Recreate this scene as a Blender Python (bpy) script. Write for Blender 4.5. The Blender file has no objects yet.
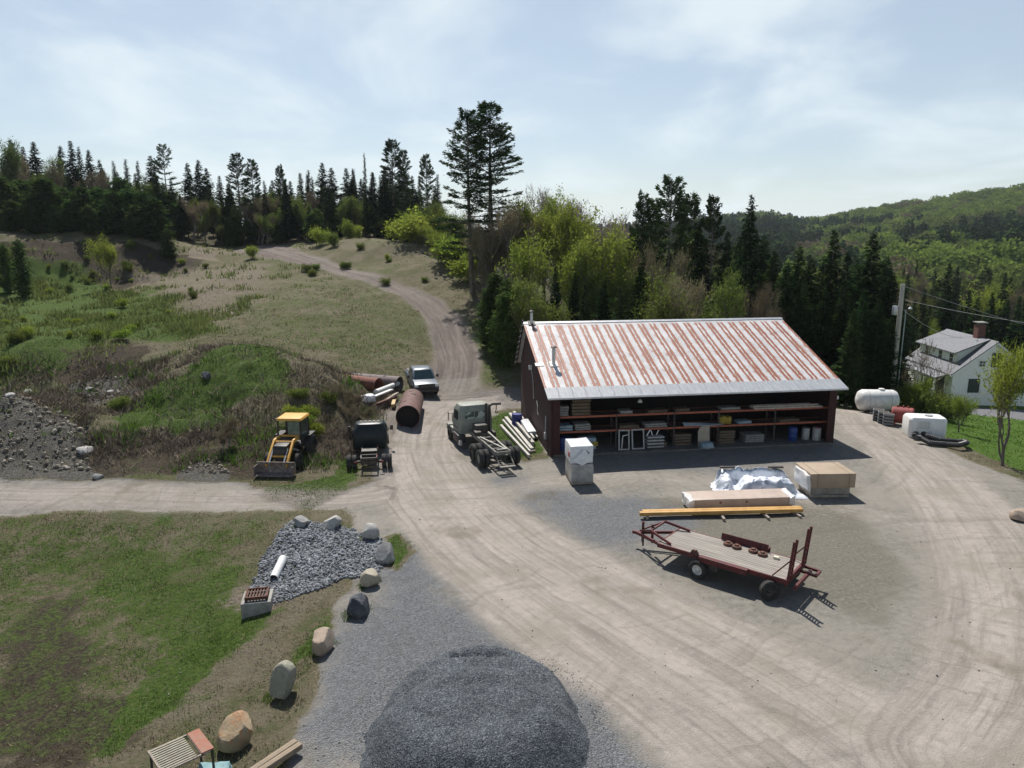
SKY_STR = .07; SUN_STR = 5.0; EXPO = 0.42; CLOUD_LOC = (1.15, .6, 0); CLOUD_COL = (8.9, 9.95, 10.4, 1)
HAZE = .00008
import bpy, math, random
import numpy as np
from mathutils import Vector, Matrix
rnd = random.Random(7)
nr = np.random.RandomState(11)
D = bpy.data
scene = bpy.context.scene
COL = scene.collection
R = math.radians
# ------------------------------------------------------------------ camera model (used to work out real positions)
F = 735.0; PITCH = math.atan(149/735.0); CH = 13.0
CP, SP = math.cos(PITCH), math.sin(PITCH)
def ray(px, py):
    a = 384 - py
    return (px-512.0, F*CP + a*SP, -F*SP + a*CP)
def W(px, py, Y):                       # point of a sight line at distance Y
    d = ray(px, py); t = Y/d[1]
    return (d[0]*t, Y, CH + d[2]*t)
# ------------------------------------------------------------------ numpy noise
def _hash(ix, iy, s):
    h = (ix.astype(np.int64)*374761393 + iy.astype(np.int64)*668265263 + s*974711) & 0x7fffffff
    h = ((h ^ (h >> 13))*1274126177) & 0x7fffffff
    h = h ^ (h >> 16)
    return (h & 0xffff)/65535.0
def vnoise(x, y, s=0):
    ix = np.floor(x); iy = np.floor(y); fx = x-ix; fy = y-iy
    fx = fx*fx*(3-2*fx); fy = fy*fy*(3-2*fy)
    a = _hash(ix, iy, s); b = _hash(ix+1, iy, s); c = _hash(ix, iy+1, s); d = _hash(ix+1, iy+1, s)
    return (a*(1-fx)+b*fx)*(1-fy)+(c*(1-fx)+d*fx)*fy
def fbm(x, y, f, o=4, s=0):
    v = 0; a = .5; t = 0
    for i in range(o):
        v = v + a*vnoise(x*f+17.3*i, y*f-9.1*i, s+i); t += a; a *= .5; f *= 2.03
    return v/t - .5
def sstep(x, a, b):
    t = np.clip((x-a)/(b-a), 0, 1); return t*t*(3-2*t)
# ------------------------------------------------------------------ terrain
ctrl = []
for p in [(0,14),(15,14),(30,12),(45,14),(0,26),(15,26),(30,26),(42,26,-.6),(-4,33),(8,33),(20,34),(27,37),(-9,37),(-18,35.5),(-27,35.6),(-45,36),(-80,36,.5),
          (-4,42),(10,42),(24,44),(2,50,.1),(12,52,0),(22,54,-.2),(28,54,-.3),(27.5,46,-.1),(0,56,.3),(12,62,-.3),(-5,48,.1),(-3.5,20),(-6,26),(-8,30),(-20,5,-.9),(0,4),(40,4),
          (45,60,-3.6),(36,52,-1.7),(42,42,-1.6),(50,34,-1.6),(62,92,-7.2),(45,85,-6.4),(35,72,-4),(80,100,-9),(100,60,-8),(80,30,-5),(30,100,-6),(10,90,-.5),(18,80,-2.5),(25,130,-9),(60,140,-11),(110,140,-12),
          (0,120,5),(-15,150,12),(-60,170,15),(-120,160,18),(-200,150,22),(-130,90,10),(-90,60,5),(-80,110,12.8),(-40,145,13.5),(-20,135,12),(10,150,0),(50,200,-12),(-60,215,14),(-150,230,20),
          (-13,31,-.5),(-14,26,-1.2),(-17,30,-1.2),(-22,28,-1.4),(-12,21,-1.5),(-18,20,-1.8),(-9,17,-.9),(-30,24,-1.6),(-45,25,-1.7),(-30,31,-1.1),(-45,31,-1.2),(-14,13,-1.5),(-25,12,-2),(-5.7,21,-.05),(-5.3,17.5,-.02),(-9,25.5,-.6),(-10,32.5,-.1),(-20,33.5,-.15),(-35,33.5,-.15)]:
    ctrl.append((p[0], p[1], p[2] if len(p) > 2 else 0.0))
for p in [(445,388,58.5),(455,350,68),(440,310,80),(400,287,90),(340,270,100),(290,258,110),(265,251,118),(220,248,125),
          (300,350,62),(215,338,63),(100,350,60),(20,352,58),(100,291,95),(20,293,92),(200,282,95),(320,300,80),(250,310,78),(150,320,76),(50,320,75),(360,320,74),(400,350,66),
          (40,240,105),(100,241,108),(160,244,112),(0,238,105),(40,286,97),(100,284,100),(165,268,106),(200,258,112),(-120,240,100),(-120,290,88),(-120,350,58),
          (350,239,118),(400,242,108),(440,264,97),(470,300,82),(482,340,68),(488,375,60),(330,246,116),(375,262,104),(510,330,72),(530,290,85),
          (255,349,54),(205,352,54),(155,376,52),(130,402,49),(300,366,52),(332,386,50),(350,408,48),(300,424,44.5),(200,428,44.5),(150,444,42.5),(250,402,47.5),(120,420,46),(280,392,48.5),
          (20,407,43.5),(50,414,43),(-40,405,44),(-120,405,44),(60,450,40.5),(20,455,40.2),(100,395,53),(60,385,55),(0,385,56),(-80,380,56),(100,462,40),(200,462,40),(240,466,39.5),(205,470,38.8),
          (370,420,47.5),(385,400,53),(350,395,52),(395,380,59),(340,372,58),(330,440,43)]:
    ctrl.append(W(*p))
ctrl = np.array(ctrl)
def _mq(x, y):
    return np.sqrt((x[:, None]-ctrl[None, :, 0])**2 + (y[:, None]-ctrl[None, :, 1])**2 + 2.5**2)
_A = _mq(ctrl[:, 0], ctrl[:, 1]); _n = len(ctrl)
_P = np.c_[np.ones(_n), ctrl[:, 0]*.01, ctrl[:, 1]*.01]
_M = np.block([[_A - np.eye(_n)*.4, _P], [_P.T, np.zeros((3, 3))]])
_w = np.linalg.solve(_M, np.r_[ctrl[:, 2], 0, 0, 0])
# far hill: crest height by bearing
_az = np.array([-900, -300, 0, 560, 620, 700, 760, 800, 860, 930, 1024, 1200, 1800])
_cy = np.array([225, 228, 232, 236, 236, 228, 224, 231, 221, 212, 202, 190, 190])
def terr(x, y):
    x = np.atleast_1d(np.asarray(x, float)); y = np.atleast_1d(np.asarray(y, float))
    out = np.empty(len(x))
    for i in range(0, len(x), 20000):
        sl = slice(i, i+20000); xs = np.clip(x[sl], -220, 130); ys = np.clip(y[sl], 0, 230)
        m = _mq(xs, ys)
        z = m @ _w[:_n] + _w[_n] + _w[_n+1]*xs*.01 + _w[_n+2]*ys*.01
        out[sl] = z
    d = np.hypot(x, np.maximum(y, 1))
    az = 512 + F*x/np.maximum(y, 30)
    crest = 13 + 900*(235-np.interp(az, _az, _cy))/F
    t = np.clip((d-230)/700, 0, 1)
    far = -13 + (crest+13)*(t**1.25) + 9*fbm(x, y, 1/160., 3, 5)*np.clip(t*3, 0, 1)*(t < .93)
    far = np.where(d > 930, far - (d-930)*.02, far)
    b = sstep(d, 170, 290)
    z = out*(1-b) + far*b
    # roughness, none on the yard
    rough = 1-yardmask0(x, y)
    lump = sstep(sdpoly(x, y, [(-62,39.6),(-10,39.6),(-7.5,46),(-11,57),(-62,57)]), -.5, 3)
    z = z + lump*rough*(fbm(x, y, .32, 3, 21)*1.5 + fbm(x, y, 1.1, 3, 22)*.55)
    if len(x) > 50 or (y.max() > 85 and y.max() < 125):
        bank = np.maximum(sstep(sdpoly(x, y, [(-130,92),(-46,92),(-46,112),(-60,118),(-130,118)]), -1, 4), .4*sstep(sdpoly(x, y, [(-20,103),(-10,88),(-3,76),(-1,80),(-8,98),(-14,116),(-24,116)]), 0, 4))
        z = z + bank*(fbm(x, y, .22, 3, 31)*2.0 + fbm(x, y, .8, 3, 32)*.7)
    z = z + rough*(fbm(x, y, .35, 3, 1)*.35 + fbm(x, y, 1.6, 3, 2)*.12)*(d < 220)
    z = z + (1-rough)*fbm(x, y, .5, 3, 3)*.06*(d < 80)
    return z
YP = np.array([(-5.2,8),(-5.6,19),(-6.6,24),(-6.4,28),(-8,33.8),(-60,33.8),(-60,37.4),(-10,37.6),(-8,44),(-7,55),(-1,57),(0,50),(2.6,43.5),(20.4,46.4),(20.2,60),(29,56),(27,44),(27.5,38),(40,28),(60,20),(60,-5),(0,-5)], float)
def sdpoly(x, y, P):
    P = np.asarray(P, float); n = len(P)
    d2 = np.full(len(x), 1e18); ins = np.zeros(len(x), bool)
    for i in range(n):
        ax, ay = P[i]; bx, by = P[(i+1) % n]
        ex, ey = bx-ax, by-ay; L = ex*ex+ey*ey+1e-12
        t = np.clip(((x-ax)*ex+(y-ay)*ey)/L, 0, 1)
        d2 = np.minimum(d2, (x-ax-t*ex)**2+(y-ay-t*ey)**2)
        c = ((ay > y) != (by > y)) & (x < (bx-ax)*(y-ay)/(by-ay+1e-12)+ax)
        ins ^= c
    d = np.sqrt(d2)
    return np.where(ins, d, -d)
def yardmask0(x, y):
    return sstep(sdpoly(x, y, YP), -1.2, .6)
def H(x, y): return float(terr([x], [y])[0])
def G(px, py, z=None):                   # where a sight line meets the ground (or the height z)
    d = ray(px, py)
    if z is not None:
        t = (z-CH)/d[2]; return (d[0]*t, d[1]*t, z)
    ys = np.concatenate([np.arange(12, 150, .5), np.arange(150, 900, 5.)])
    t = ys/d[1]; zz = CH+d[2]*t; h = terr(d[0]*t, ys)
    k = np.argmax(zz < h)
    if not (zz < h).any(): k = len(ys)-1
    if k == 0: return (d[0]*t[0], ys[0], h[0])
    a0 = zz[k-1]-h[k-1]; a1 = zz[k]-h[k]; f = a0/(a0-a1+1e-9)
    Y = ys[k-1]+(ys[k]-ys[k-1])*f; T = Y/d[1]
    return (d[0]*T, Y, CH+d[2]*T)
# ------------------------------------------------------------------ materials
def nn(nt, t, **k):
    n = nt.nodes.new(t)
    for a, v in k.items():
        if a.startswith('i_'): n.inputs[a[2:].replace('_', ' ')].default_value = v
        else: setattr(n, a, v)
    return n
def c4(c): return (c[0], c[1], c[2], 1) if len(c) == 3 else c
MATS = {}
def M(name, c1, c2=None, scale=3., rough=.7, metal=0., bump=.0, stretch=(1, 1, 1), c3=None, spec=.4, lo=.4, hi=.6, det=6, objrand=0., alpha=1, trans=0., island=False, coat=0):
    if name in MATS: return MATS[name]
    m = D.materials.new(name); m.use_nodes = True; nt = m.node_tree; L = nt.links
    p = nt.nodes['Principled BSDF']; out = nt.nodes['Material Output']
    p.inputs['Roughness'].default_value = rough; p.inputs['Metallic'].default_value = metal
    p.inputs['Specular IOR Level'].default_value = spec; p.inputs['Coat Weight'].default_value = coat
    tc = nn(nt, 'ShaderNodeTexCoord'); mp = nn(nt, 'ShaderNodeMapping'); mp.inputs['Scale'].default_value = stretch
    L.new(tc.outputs['Object'], mp.inputs['Vector'])
    nz = nn(nt, 'ShaderNodeTexNoise', i_Scale=scale, i_Detail=det, i_Roughness=.62); L.new(mp.outputs[0], nz.inputs['Vector'])
    mr = nn(nt, 'ShaderNodeMapRange'); mr.inputs['From Min'].default_value = lo; mr.inputs['From Max'].default_value = hi
    L.new(nz.outputs['Fac'], mr.inputs['Value'])
    mx = nn(nt, 'ShaderNodeMix', data_type='RGBA'); mx.inputs['A'].default_value = c4(c1); mx.inputs['B'].default_value = c4(c2 or c1)
    L.new(mr.outputs[0], mx.inputs['Factor']); col = mx.outputs['Result']
    if c3:
        n2 = nn(nt, 'ShaderNodeTexNoise', i_Scale=scale*2.7, i_Detail=5, i_Roughness=.7); L.new(mp.outputs[0], n2.inputs['Vector'])
        m2 = nn(nt, 'ShaderNodeMapRange'); m2.inputs['From Min'].default_value = .55; m2.inputs['From Max'].default_value = .66
        L.new(n2.outputs['Fac'], m2.inputs['Value'])
        mx2 = nn(nt, 'ShaderNodeMix', data_type='RGBA'); L.new(m2.outputs[0], mx2.inputs['Factor']); L.new(col, mx2.inputs['A']); mx2.inputs['B'].default_value = c4(c3)
        col = mx2.outputs['Result']
    if objrand or island:
        hs = nn(nt, 'ShaderNodeHueSaturation')
        src = nn(nt, 'ShaderNodeNewGeometry').outputs['Random Per Island'] if island else nn(nt, 'ShaderNodeObjectInfo').outputs['Random']
        k = objrand or .5
        mv = nn(nt, 'ShaderNodeMapRange'); mv.inputs['To Min'].default_value = 1-k; mv.inputs['To Max'].default_value = 1+k; L.new(src, mv.inputs['Value'])
        L.new(mv.outputs[0], hs.inputs['Value']); L.new(col, hs.inputs['Color'])
        if not island:
            wn = nn(nt, 'ShaderNodeTexWhiteNoise', noise_dimensions='1D'); L.new(src, wn.inputs['W'])
            mh = nn(nt, 'ShaderNodeMapRange'); mh.inputs['To Min'].default_value = .48; mh.inputs['To Max'].default_value = .515; L.new(wn.outputs['Value'], mh.inputs['Value'])
            L.new(mh.outputs[0], hs.inputs['Hue'])
        col = hs.outputs['Color']
    L.new(col, p.inputs['Base Color'])
    if bump:
        n3 = nn(nt, 'ShaderNodeTexNoise', i_Scale=scale*3, i_Detail=6, i_Roughness=.65); L.new(mp.outputs[0], n3.inputs['Vector'])
        b = nn(nt, 'ShaderNodeBump', i_Strength=bump, i_Distance=.03); L.new(n3.outputs['Fac'], b.inputs['Height']); L.new(b.outputs[0], p.inputs['Normal'])
    if trans:
        tr = nn(nt, 'ShaderNodeBsdfTranslucent'); L.new(col, tr.inputs['Color'])
        ms = nn(nt, 'ShaderNodeMixShader'); ms.inputs[0].default_value = trans
        L.new(p.outputs[0], ms.inputs[1]); L.new(tr.outputs[0], ms.inputs[2]); L.new(ms.outputs[0], out.inputs['Surface'])
    MATS[name] = m
    return m
# ------------------------------------------------------------------ objects
def tag(o, label=None, cat=None, group=None, kind=None):
    if label: o['label'] = label
    if cat: o['category'] = cat
    if group: o['group'] = group
    if kind: o['kind'] = kind
    return o
def empty(name, loc, rz=0, label=None, cat=None, group=None):
    o = D.objects.new(name, None); COL.objects.link(o); o.location = loc; o.rotation_euler = (0, 0, rz); o.empty_display_size = .2
    return tag(o, label, cat, group)
def npmesh(name, V, Q):
    V = np.asarray(V, np.float32); Q = np.asarray(Q, np.int32); k = Q.shape[1]
    me = D.meshes.new(name); me.vertices.add(len(V)); me.vertices.foreach_set('co', V.ravel())
    me.loops.add(Q.size); me.loops.foreach_set('vertex_index', Q.ravel())
    me.polygons.add(len(Q)); me.polygons.foreach_set('loop_start', np.arange(0, Q.size, k, dtype=np.int32))
    me.update(calc_edges=True); me.validate()
    return me
def link(name, me, mat, parent=None, smooth=False):
    o = D.objects.new(name, me); COL.objects.link(o)
    if mat:
        me.materials.clear(); me.materials.append(mat)
    if smooth: me.polygons.foreach_set('use_smooth', [True]*len(me.polygons))
    if parent: o.parent = parent
    return o
def rotm(rz=0, rx=0, ry=0):
    return Matrix.Rotation(rz, 3, 'Z') @ Matrix.Rotation(ry, 3, 'Y') @ Matrix.Rotation(rx, 3, 'X')
class MB:
    def __init__(s): s.v = []; s.f = []
    def add(s, vs, fs):
        n = len(s.v); s.v += [tuple(v) for v in vs]; s.f += [tuple(i+n for i in f) for f in fs]; return s
    def box(s, c, d, rz=0, rx=0, ry=0, taper=1.0):
        m = rotm(rz, rx, ry); vs = []
        for z in (-.5, .5):
            k = taper if z > 0 else 1
            for x, y in ((-.5, -.5), (.5, -.5), (.5, .5), (-.5, .5)):
                vs.append(m @ Vector((x*d[0]*k, y*d[1]*k, z*d[2])) + Vector(c))
        return s.add(vs, [(3, 2, 1, 0), (4, 5, 6, 7), (0, 1, 5, 4), (1, 2, 6, 5), (2, 3, 7, 6), (3, 0, 4, 7)])
    def bar(s, a, b, w, h=None, up=(0, 0, 1)):
        a = Vector(a); b = Vector(b); h = h or w; d = (b-a).normalized(); u = Vector(up)
        if abs(d.dot(u)) > .98: u = Vector((0, 1, 0))
        r = d.cross(u).normalized(); u = r.cross(d)
        vs = [p + r*sx*w/2 + u*sz*h/2 for p in (a, b) for sx, sz in ((-1, -1), (1, -1), (1, 1), (-1, 1))]
        return s.add(vs, [(0, 1, 2, 3), (7, 6, 5, 4), (0, 4, 5, 1), (1, 5, 6, 2), (2, 6, 7, 3), (3, 7, 4, 0)])
    def tube(s, pts, r, n=8, caps=True, closed=False):
        pts = [Vector(p) for p in pts]; rs = r if isinstance(r, (list, tuple)) else [r]*len(pts)
        base = len(s.v); up = Vector((0, 0, 1)); prev = None
        for i, p in enumerate(pts):
            d = (pts[min(i+1, len(pts)-1)]-pts[max(i-1, 0)]).normalized()
            if prev is None:
                u = up if abs(d.z) < .95 else Vector((1, 0, 0)); a = d.cross(u).normalized()
            else:
                a = prev - d*prev.dot(d)
                a = a.normalized() if a.length > 1e-5 else d.orthogonal().normalized()
            prev = a; b = d.cross(a)
            for k in range(n):
                t = 2*math.pi*k/n; s.v.append(tuple(p + (a*math.cos(t)+b*math.sin(t))*rs[i]))
        for i in range(len(pts)-1):
            for k in range(n):
                q = base+i*n; s.f.append((q+k, q+(k+1) % n, q+n+(k+1) % n, q+n+k))
        if caps:
            s.f.append(tuple(base+k for k in range(n))[::-1]); e = base+(len(pts)-1)*n; s.f.append(tuple(e+k for k in range(n)))
        return s
    def lathe(s, prof, c=(0, 0, 0), axis='z', n=20):   # prof: (r, h)
        base = len(s.v)
        for r_, h in prof:
            for k in range(n):
                t = 2*math.pi*k/n; a, b = r_*math.cos(t), r_*math.sin(t)
                p = (a, b, h) if axis == 'z' else ((h, a, b) if axis == 'x' else (a, h, b))
                s.v.append((p[0]+c[0], p[1]+c[1], p[2]+c[2]))
        for i in range(len(prof)-1):
            for k in range(n):
                q = base+i*n; s.f.append((q+k, q+(k+1) % n, q+n+(k+1) % n, q+n+k))
        return s
    def extr(s, prof, x0, x1):         # prof in (y, z), extruded along x
        n = len(prof); vs = [(x0, y, z) for y, z in prof]+[(x1, y, z) for y, z in prof]
        fs = [tuple(range(n)), tuple(range(2*n-1, n-1, -1))]+[(i, i+n, (i+1) % n+n, (i+1) % n) for i in range(n)]
        return s.add(vs, fs)
    def build(s, name, mat, parent=None, smooth=False, bevel=0, loc=None, bseg=2):
        me = D.meshes.new(name); me.from_pydata(s.v, [], s.f)
        import bmesh
        bm = bmesh.new(); bm.from_mesh(me); bmesh.ops.recalc_face_normals(bm, faces=bm.faces)
        if bevel:
            es = [e for e in bm.edges if len(e.link_faces) == 2 and e.calc_face_angle(0) > .6]
            bmesh.ops.bevel(bm, geom=es, offset=bevel, segments=bseg, affect='EDGES', profile=.6, clamp_overlap=True)
        bm.to_mesh(me); bm.free()
        o = link(name, me, mat, parent)
        if smooth or bevel:
            me.polygons.foreach_set('use_smooth', [True]*len(me.polygons))
            try: me.set_sharp_from_angle(angle=R(35))
            except Exception: pass
        if loc: o.location = loc
        return o
def copy_tree(o, parent=None):
    c = o.copy(); COL.objects.link(c); c.parent = parent
    for ch in list(KIDS(o)): copy_tree(ch, c)
    return c
def KIDS(o): return [x for x in KCACHE.get(o.name, [])] if o.name in KCACHE else [x for x in o.children]
KCACHE = {}
def box_ico(sub):
    import bmesh
    bm = bmesh.new(); bmesh.ops.create_icosphere(bm, subdivisions=sub, radius=1)
    v = np.array([x.co[:] for x in bm.verts]); f = np.array([[y.index for y in x.verts] for x in bm.faces]); bm.free()
    return v, f
ICO = {k: box_ico(k) for k in (1, 2, 4, 5)}
def rockv(sub, seed, cuts=14, dmin=.62, dmax=.95, noise=.03):
    rs = np.random.RandomState(seed); v, f = ICO[sub]; v = v.copy()
    for i in range(cuts):
        n = rs.normal(size=3); n /= np.linalg.norm(n); d = rs.uniform(dmin, dmax)
        dp = v @ n; over = dp > d
        v[over] -= np.outer((dp[over]-d)*.93, n)
    if noise:
        r = 1 + noise*(fbm(v[:, 0]*2+v[:, 2], v[:, 1]*2-v[:, 2]*1.3, 1.6, 4, seed)*2)
        v = v*r[:, None]
    return v, f
# ================================================================== GROUND
def axis(core0, core1, st, lo, hi, g):
    c = list(np.arange(core0, core1+1e-6, st)); s = st; v = c[-1]
    while v < hi: s *= g; v += s; c.append(v)
    s = st; v = c[0]; pre = []
    while v > lo: s *= g; v -= s; pre.append(v)
    return np.array(pre[::-1]+c)
gx = axis(-34, 34, .23, -2600, 2600, 1.032)
gy = np.concatenate([np.arange(4, 12, 1.), np.arange(12, 62, .23), np.arange(62, 140, .5)])
_s = .5; _v = gy[-1]; _e = []
while _v < 2700: _s *= 1.045; _v += _s; _e.append(_v)
gy = np.concatenate([[-60, -30, -15, -5, 0], gy, _e])
NX, NY = len(gx), len(gy)
X, Y = np.meshgrid(gx, gy); X = X.ravel(); Y = Y.ravel(); Z = terr(X, Y)

def PW(pts): return [p[:2] if len(p) == 3 else G(*p)[:2] for p in pts]
def wpoly(pts, soft=1.0, ns=.0, nf=.5, seed=0, wld=False):
    P = pts if wld else PW(pts); A = np.array(P); x0, y0 = A.min(0)-soft*3-3; x1, y1 = A.max(0)+soft*3+3
    m = (X > x0) & (X < x1) & (Y > y0) & (Y < y1); out = np.zeros(len(X))
    d = sdpoly(X[m], Y[m], P)
    if ns: d = d + ns*2*fbm(X[m], Y[m], nf, 4, seed+40)
    out[m] = sstep(d, -soft, soft); return out
def wpath(pts, widths, soft=.8, ns=.4):
    P = np.array(PW(pts)); seg = np.zeros(len(X))+1e9; ac = np.zeros(len(X)); al = np.zeros(len(X)); s0 = 0
    m = (X > P[:, 0].min()-15) & (X < P[:, 0].max()+15) & (Y > P[:, 1].min()-15) & (Y < P[:, 1].max()+15)
    # smooth the centre line
    T = np.linspace(0, len(P)-1, (len(P)-1)*6+1)
    def cr(i, t):
        p0, p1, p2, p3 = P[max(i-1, 0)], P[i], P[min(i+1, len(P)-1)], P[min(i+2, len(P)-1)]
        return .5*((2*p1)+(-p0+p2)*t+(2*p0-5*p1+4*p2-p3)*t*t+(-p0+3*p1-3*p2+p3)*t**3)
    C = np.array([cr(min(int(t), len(P)-2), t-min(int(t), len(P)-2)) for t in T]); Wd = np.interp(T, range(len(P)), widths)
    xm, ym = X[m], Y[m]; best = np.full(m.sum(), 1e9); A = np.zeros(m.sum()); L = np.zeros(m.sum()); wd = np.ones(m.sum())
    for i in range(len(C)-1):
        e = C[i+1]-C[i]; l = np.hypot(*e)+1e-9
        t = np.clip(((xm-C[i, 0])*e[0]+(ym-C[i, 1])*e[1])/l/l, 0, 1)
        dx = xm-C[i, 0]-t*e[0]; dy = ym-C[i, 1]-t*e[1]; d = np.hypot(dx, dy); k = d < best
        best[k] = d[k]; A[k] = (np.sign(e[0]*dy-e[1]*dx)*d)[k]; L[k] = (s0+t*l)[k]; wd[k] = (Wd[i]*(1-t)+Wd[i+1]*t)[k]; s0 += l
    w = sstep(wd/2-best+ns*2*fbm(xm, ym, .4, 4, 77), -soft, soft)
    W_ = np.zeros(len(X)); W_[m] = w; AC = np.zeros(len(X)); AC[m] = A; AL = np.zeros(len(X)); AL[m] = L
    return W_, AC, AL
TRK = [(262,249),(290,256),(330,267),(375,280),(412,294),(440,315),(452,340),(458,365),(450,392),(425,420),(415,445),(425,475),(455,510),(500,550),(560,590),(640,640),(740,700),(860,790)]
TRW = [8,4.8,3.2,2.8,3,3.8,4,4.4,5,5.5,5,5.5,6,6.5,7,7.5,7.5,8]
RT = [(838,405),(862,420),(900,448),(945,490),(985,540),(1010,600),(1010,680),(960,760)]
RTW = [2.5,3.5,4.5,5,5,5,5,5]
ARC = [(1000,555),(900,520),(760,492),(640,476),(560,480),(480,500),(430,540)]
SIDE = [(-300,497),(0,496),(120,497),(260,499),(350,498),(400,490)]
SPUR = [(440,402),(480,402),(520,400),(560,398)]
w1, a1, l1 = wpath(TRK, TRW); w2, a2, l2 = wpath(RT, RTW); w3, a3, l3 = wpath(ARC, [2.5]*7, 1.2); w4, a4, l4 = wpath(SIDE, [2.6]*6); w5, a5, l5 = wpath(SPUR, [4, 4, 4.2, 4.5])
wt = np.stack([w1, w2, w3*.6, w4*.85, w5]); k = wt.argmax(0)
path = wt.max(0); pA = np.maximum(w1, w4*.85); pB = np.maximum.reduce([w2, w3*.6, w5]); kk = w4 > w1; ac = np.where(kk, a4+120, a1); al = np.where(kk, l4, l1); kb = np.stack([w2, w3*.6, w5]).argmax(0); ac2 = np.choose(kb, [a2+40, a3+80, a5+160]); al2 = np.choose(kb, [l2, l3, l5])
yard = sstep(sdpoly(X, Y, YP)+1.2*fbm(X, Y, .5, 4, 9), -.25, .25)*(Y < 62)
yard = yard*(1-np.maximum.reduce([wpoly([(478,424),(508,407),(521,411),(552,458),(523,461),(498,446)], .25, .5, .9, 60), wpoly([(384,566),(384,536),(402,531),(414,550),(400,570)], .12, .3, 1.2, 61), wpoly([(240,474),(330,462),(384,440),(392,468),(352,492),(310,508),(255,500)], .3, .8, .7, 62)]))
gravel = np.maximum.reduce([
    wpoly([(150,800),(275,700),(330,625),(375,580),(385,545),(430,540),(455,580),(520,640),(600,660),(620,720),(640,800)], 1.9, 2.2, .45, 1),
    wpoly([(490,480),(545,477),(600,494),(650,502),(705,520),(670,548),(620,550),(560,535)], 1.5, 1.8, .5, 2)*.85,
    wpoly([(560,452),(830,446),(860,462),(720,475),(560,475)], .8, .6, .5, 3)*.5,
    wpoly([(560,650),(640,640),(760,720),(800,800),(600,800)], 2., 2.5, .5, 4)*.5, w4*.5]) * yard
gravel *= 1-path*.75
darkmid = np.maximum(wpoly([(650,500),(850,490),(900,560),(880,620),(780,600),(690,580)], 1.5, 1.2, .4, 5), wpoly([(600,620),(760,690),(1024,700),(1024,800),(700,800)], 2, 1.5, .4, 6)*.6)
green = np.maximum.reduce([
    wpoly([(120,425),(150,392),(200,355),(262,345),(300,368),(285,392),(240,400),(215,425),(160,432)], .8, 1.6, .6, 7),
    wpoly([(0,262),(90,262),(180,300),(215,330),(190,345),(120,340),(60,370),(0,385),(-120,380),(-120,262)], 2.5, 3, .25, 8)*.72,
    wpoly([(205,300),(300,275),(400,290),(430,350),(400,372),(330,365),(270,340)], 3, 3, .2, 9)*.42,
    wpoly([(130,720),(100,640),(60,560),(150,520),(230,560),(250,620),(200,670),(160,720)], 1.6, 3.2, .6, 10)*.62,
    wpoly([(-100,510),(120,512),(130,580),(40,600),(-100,620)], 2, 3, .5, 11)*.5,
    wpoly([(-150,512),(280,514),(240,600),(200,660),(110,760),(-150,800)], 1, 1, .5, 50)*.46,
    wpoly([(240,612),(262,620),(150,720),(100,768),(120,700),(190,650)], .5, .7, .6, 12),
    wpoly([(300,640),(350,600),(372,585),(366,600),(330,640),(290,680),(270,690)], .4, .6, .8, 13)*.8,
    wpoly([(382,560),(385,537),(402,533),(410,552),(398,568)], .2, .4, 1, 14),
    wpoly([(480,425),(508,410),(524,420),(548,452),(520,458)], .4, .4, .8, 15),
    wpoly([(255,490),(330,478),(345,440),(360,480),(325,510),(270,505)], .4, .8, .7, 16)*.7,
    wpoly([(470,345),(520,350),(520,385),(475,388)], 1, 1, .5, 17)*.5,
    wpoly([(0,478),(0,486),(120,484),(120,478)], .3, .4, .7, 18)*.6])*(1-yard)
lawn = wpoly([(20.8,58),(28,57.5),(29.2,50),(28.8,45),(29,40),(36,33),(60,18),(130,30),(140,140),(40,140),(24,90)], .8, .6, .5, 19, True)
soil = np.maximum.reduce([
    wpoly([(-50,640),(60,610),(130,640),(150,700),(100,800),(-50,800)], 2, 3, .5, 20)*.85,
    wpoly([(0,240),(110,240),(210,258),(190,275),(100,285),(0,290),(-100,290),(-100,240)], 1.2, 1.8, .3, 21)*1.15,
    wpoly([(50,350),(130,340),(160,350),(110,385),(50,380)], 1, 1.4, .5, 22)*.8,
    wpoly([(90,430),(240,425),(380,440),(380,462),(320,470),(240,480),(90,478)], .5, 1, .6, 23)*.7,
    wpoly([(320,375),(400,400),(400,440),(330,430)], .6, 1, .6, 24)*.5])*(1-yard)
sandy = np.maximum.reduce([
    wpoly([(190,600),(250,580),(285,590),(270,612),(230,612)], .3, .5, 1, 25),
    wpoly([(120,270),(250,262),(285,262),(262,310),(230,330),(180,300)], 2.5, 3, .25, 26)*.55,
    wpoly([(400,240),(440,262),(478,300),(478,345),(455,318),(400,270),(340,262),(310,244)], 1.4, 2.2, .4, 27)*.38,
    wpoly([(60,395),(120,378),(130,395),(90,410)], .8, .8, .6, 28)*.7,
    wpoly([(130,735),(200,640),(260,600),(375,560),(360,580),(270,670),(215,735)], .8, 1, .6, 29)*.5,
    wpoly([(310,480),(330,470),(345,455),(375,480),(360,500),(310,500)], .4, .6, .7, 33)*.5,
    wpoly([(185,246),(215,250),(222,262),(190,258)], .8, 1, .5, 30)*.8])*(1-yard)
rubble = np.maximum.reduce([
    wpoly([(-150,400),(30,400),(80,430),(90,478),(-150,480)], .5, .8, .6, 31),
    wpoly([(60,385),(130,372),(140,392),(90,408)], .6, .8, .6, 32)*.7,
    wpoly([(172,480),(180,468),(205,462),(232,470),(228,482)], .2, .3, 1, 34)])*(1-yard)
drv = wpoly([(60,60),(47,76),(52,84),(75,66),(110,52),(108,44)], .5, .3, .4, 35, True)*lawn
dist_ = np.hypot(X, Y)
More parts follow.
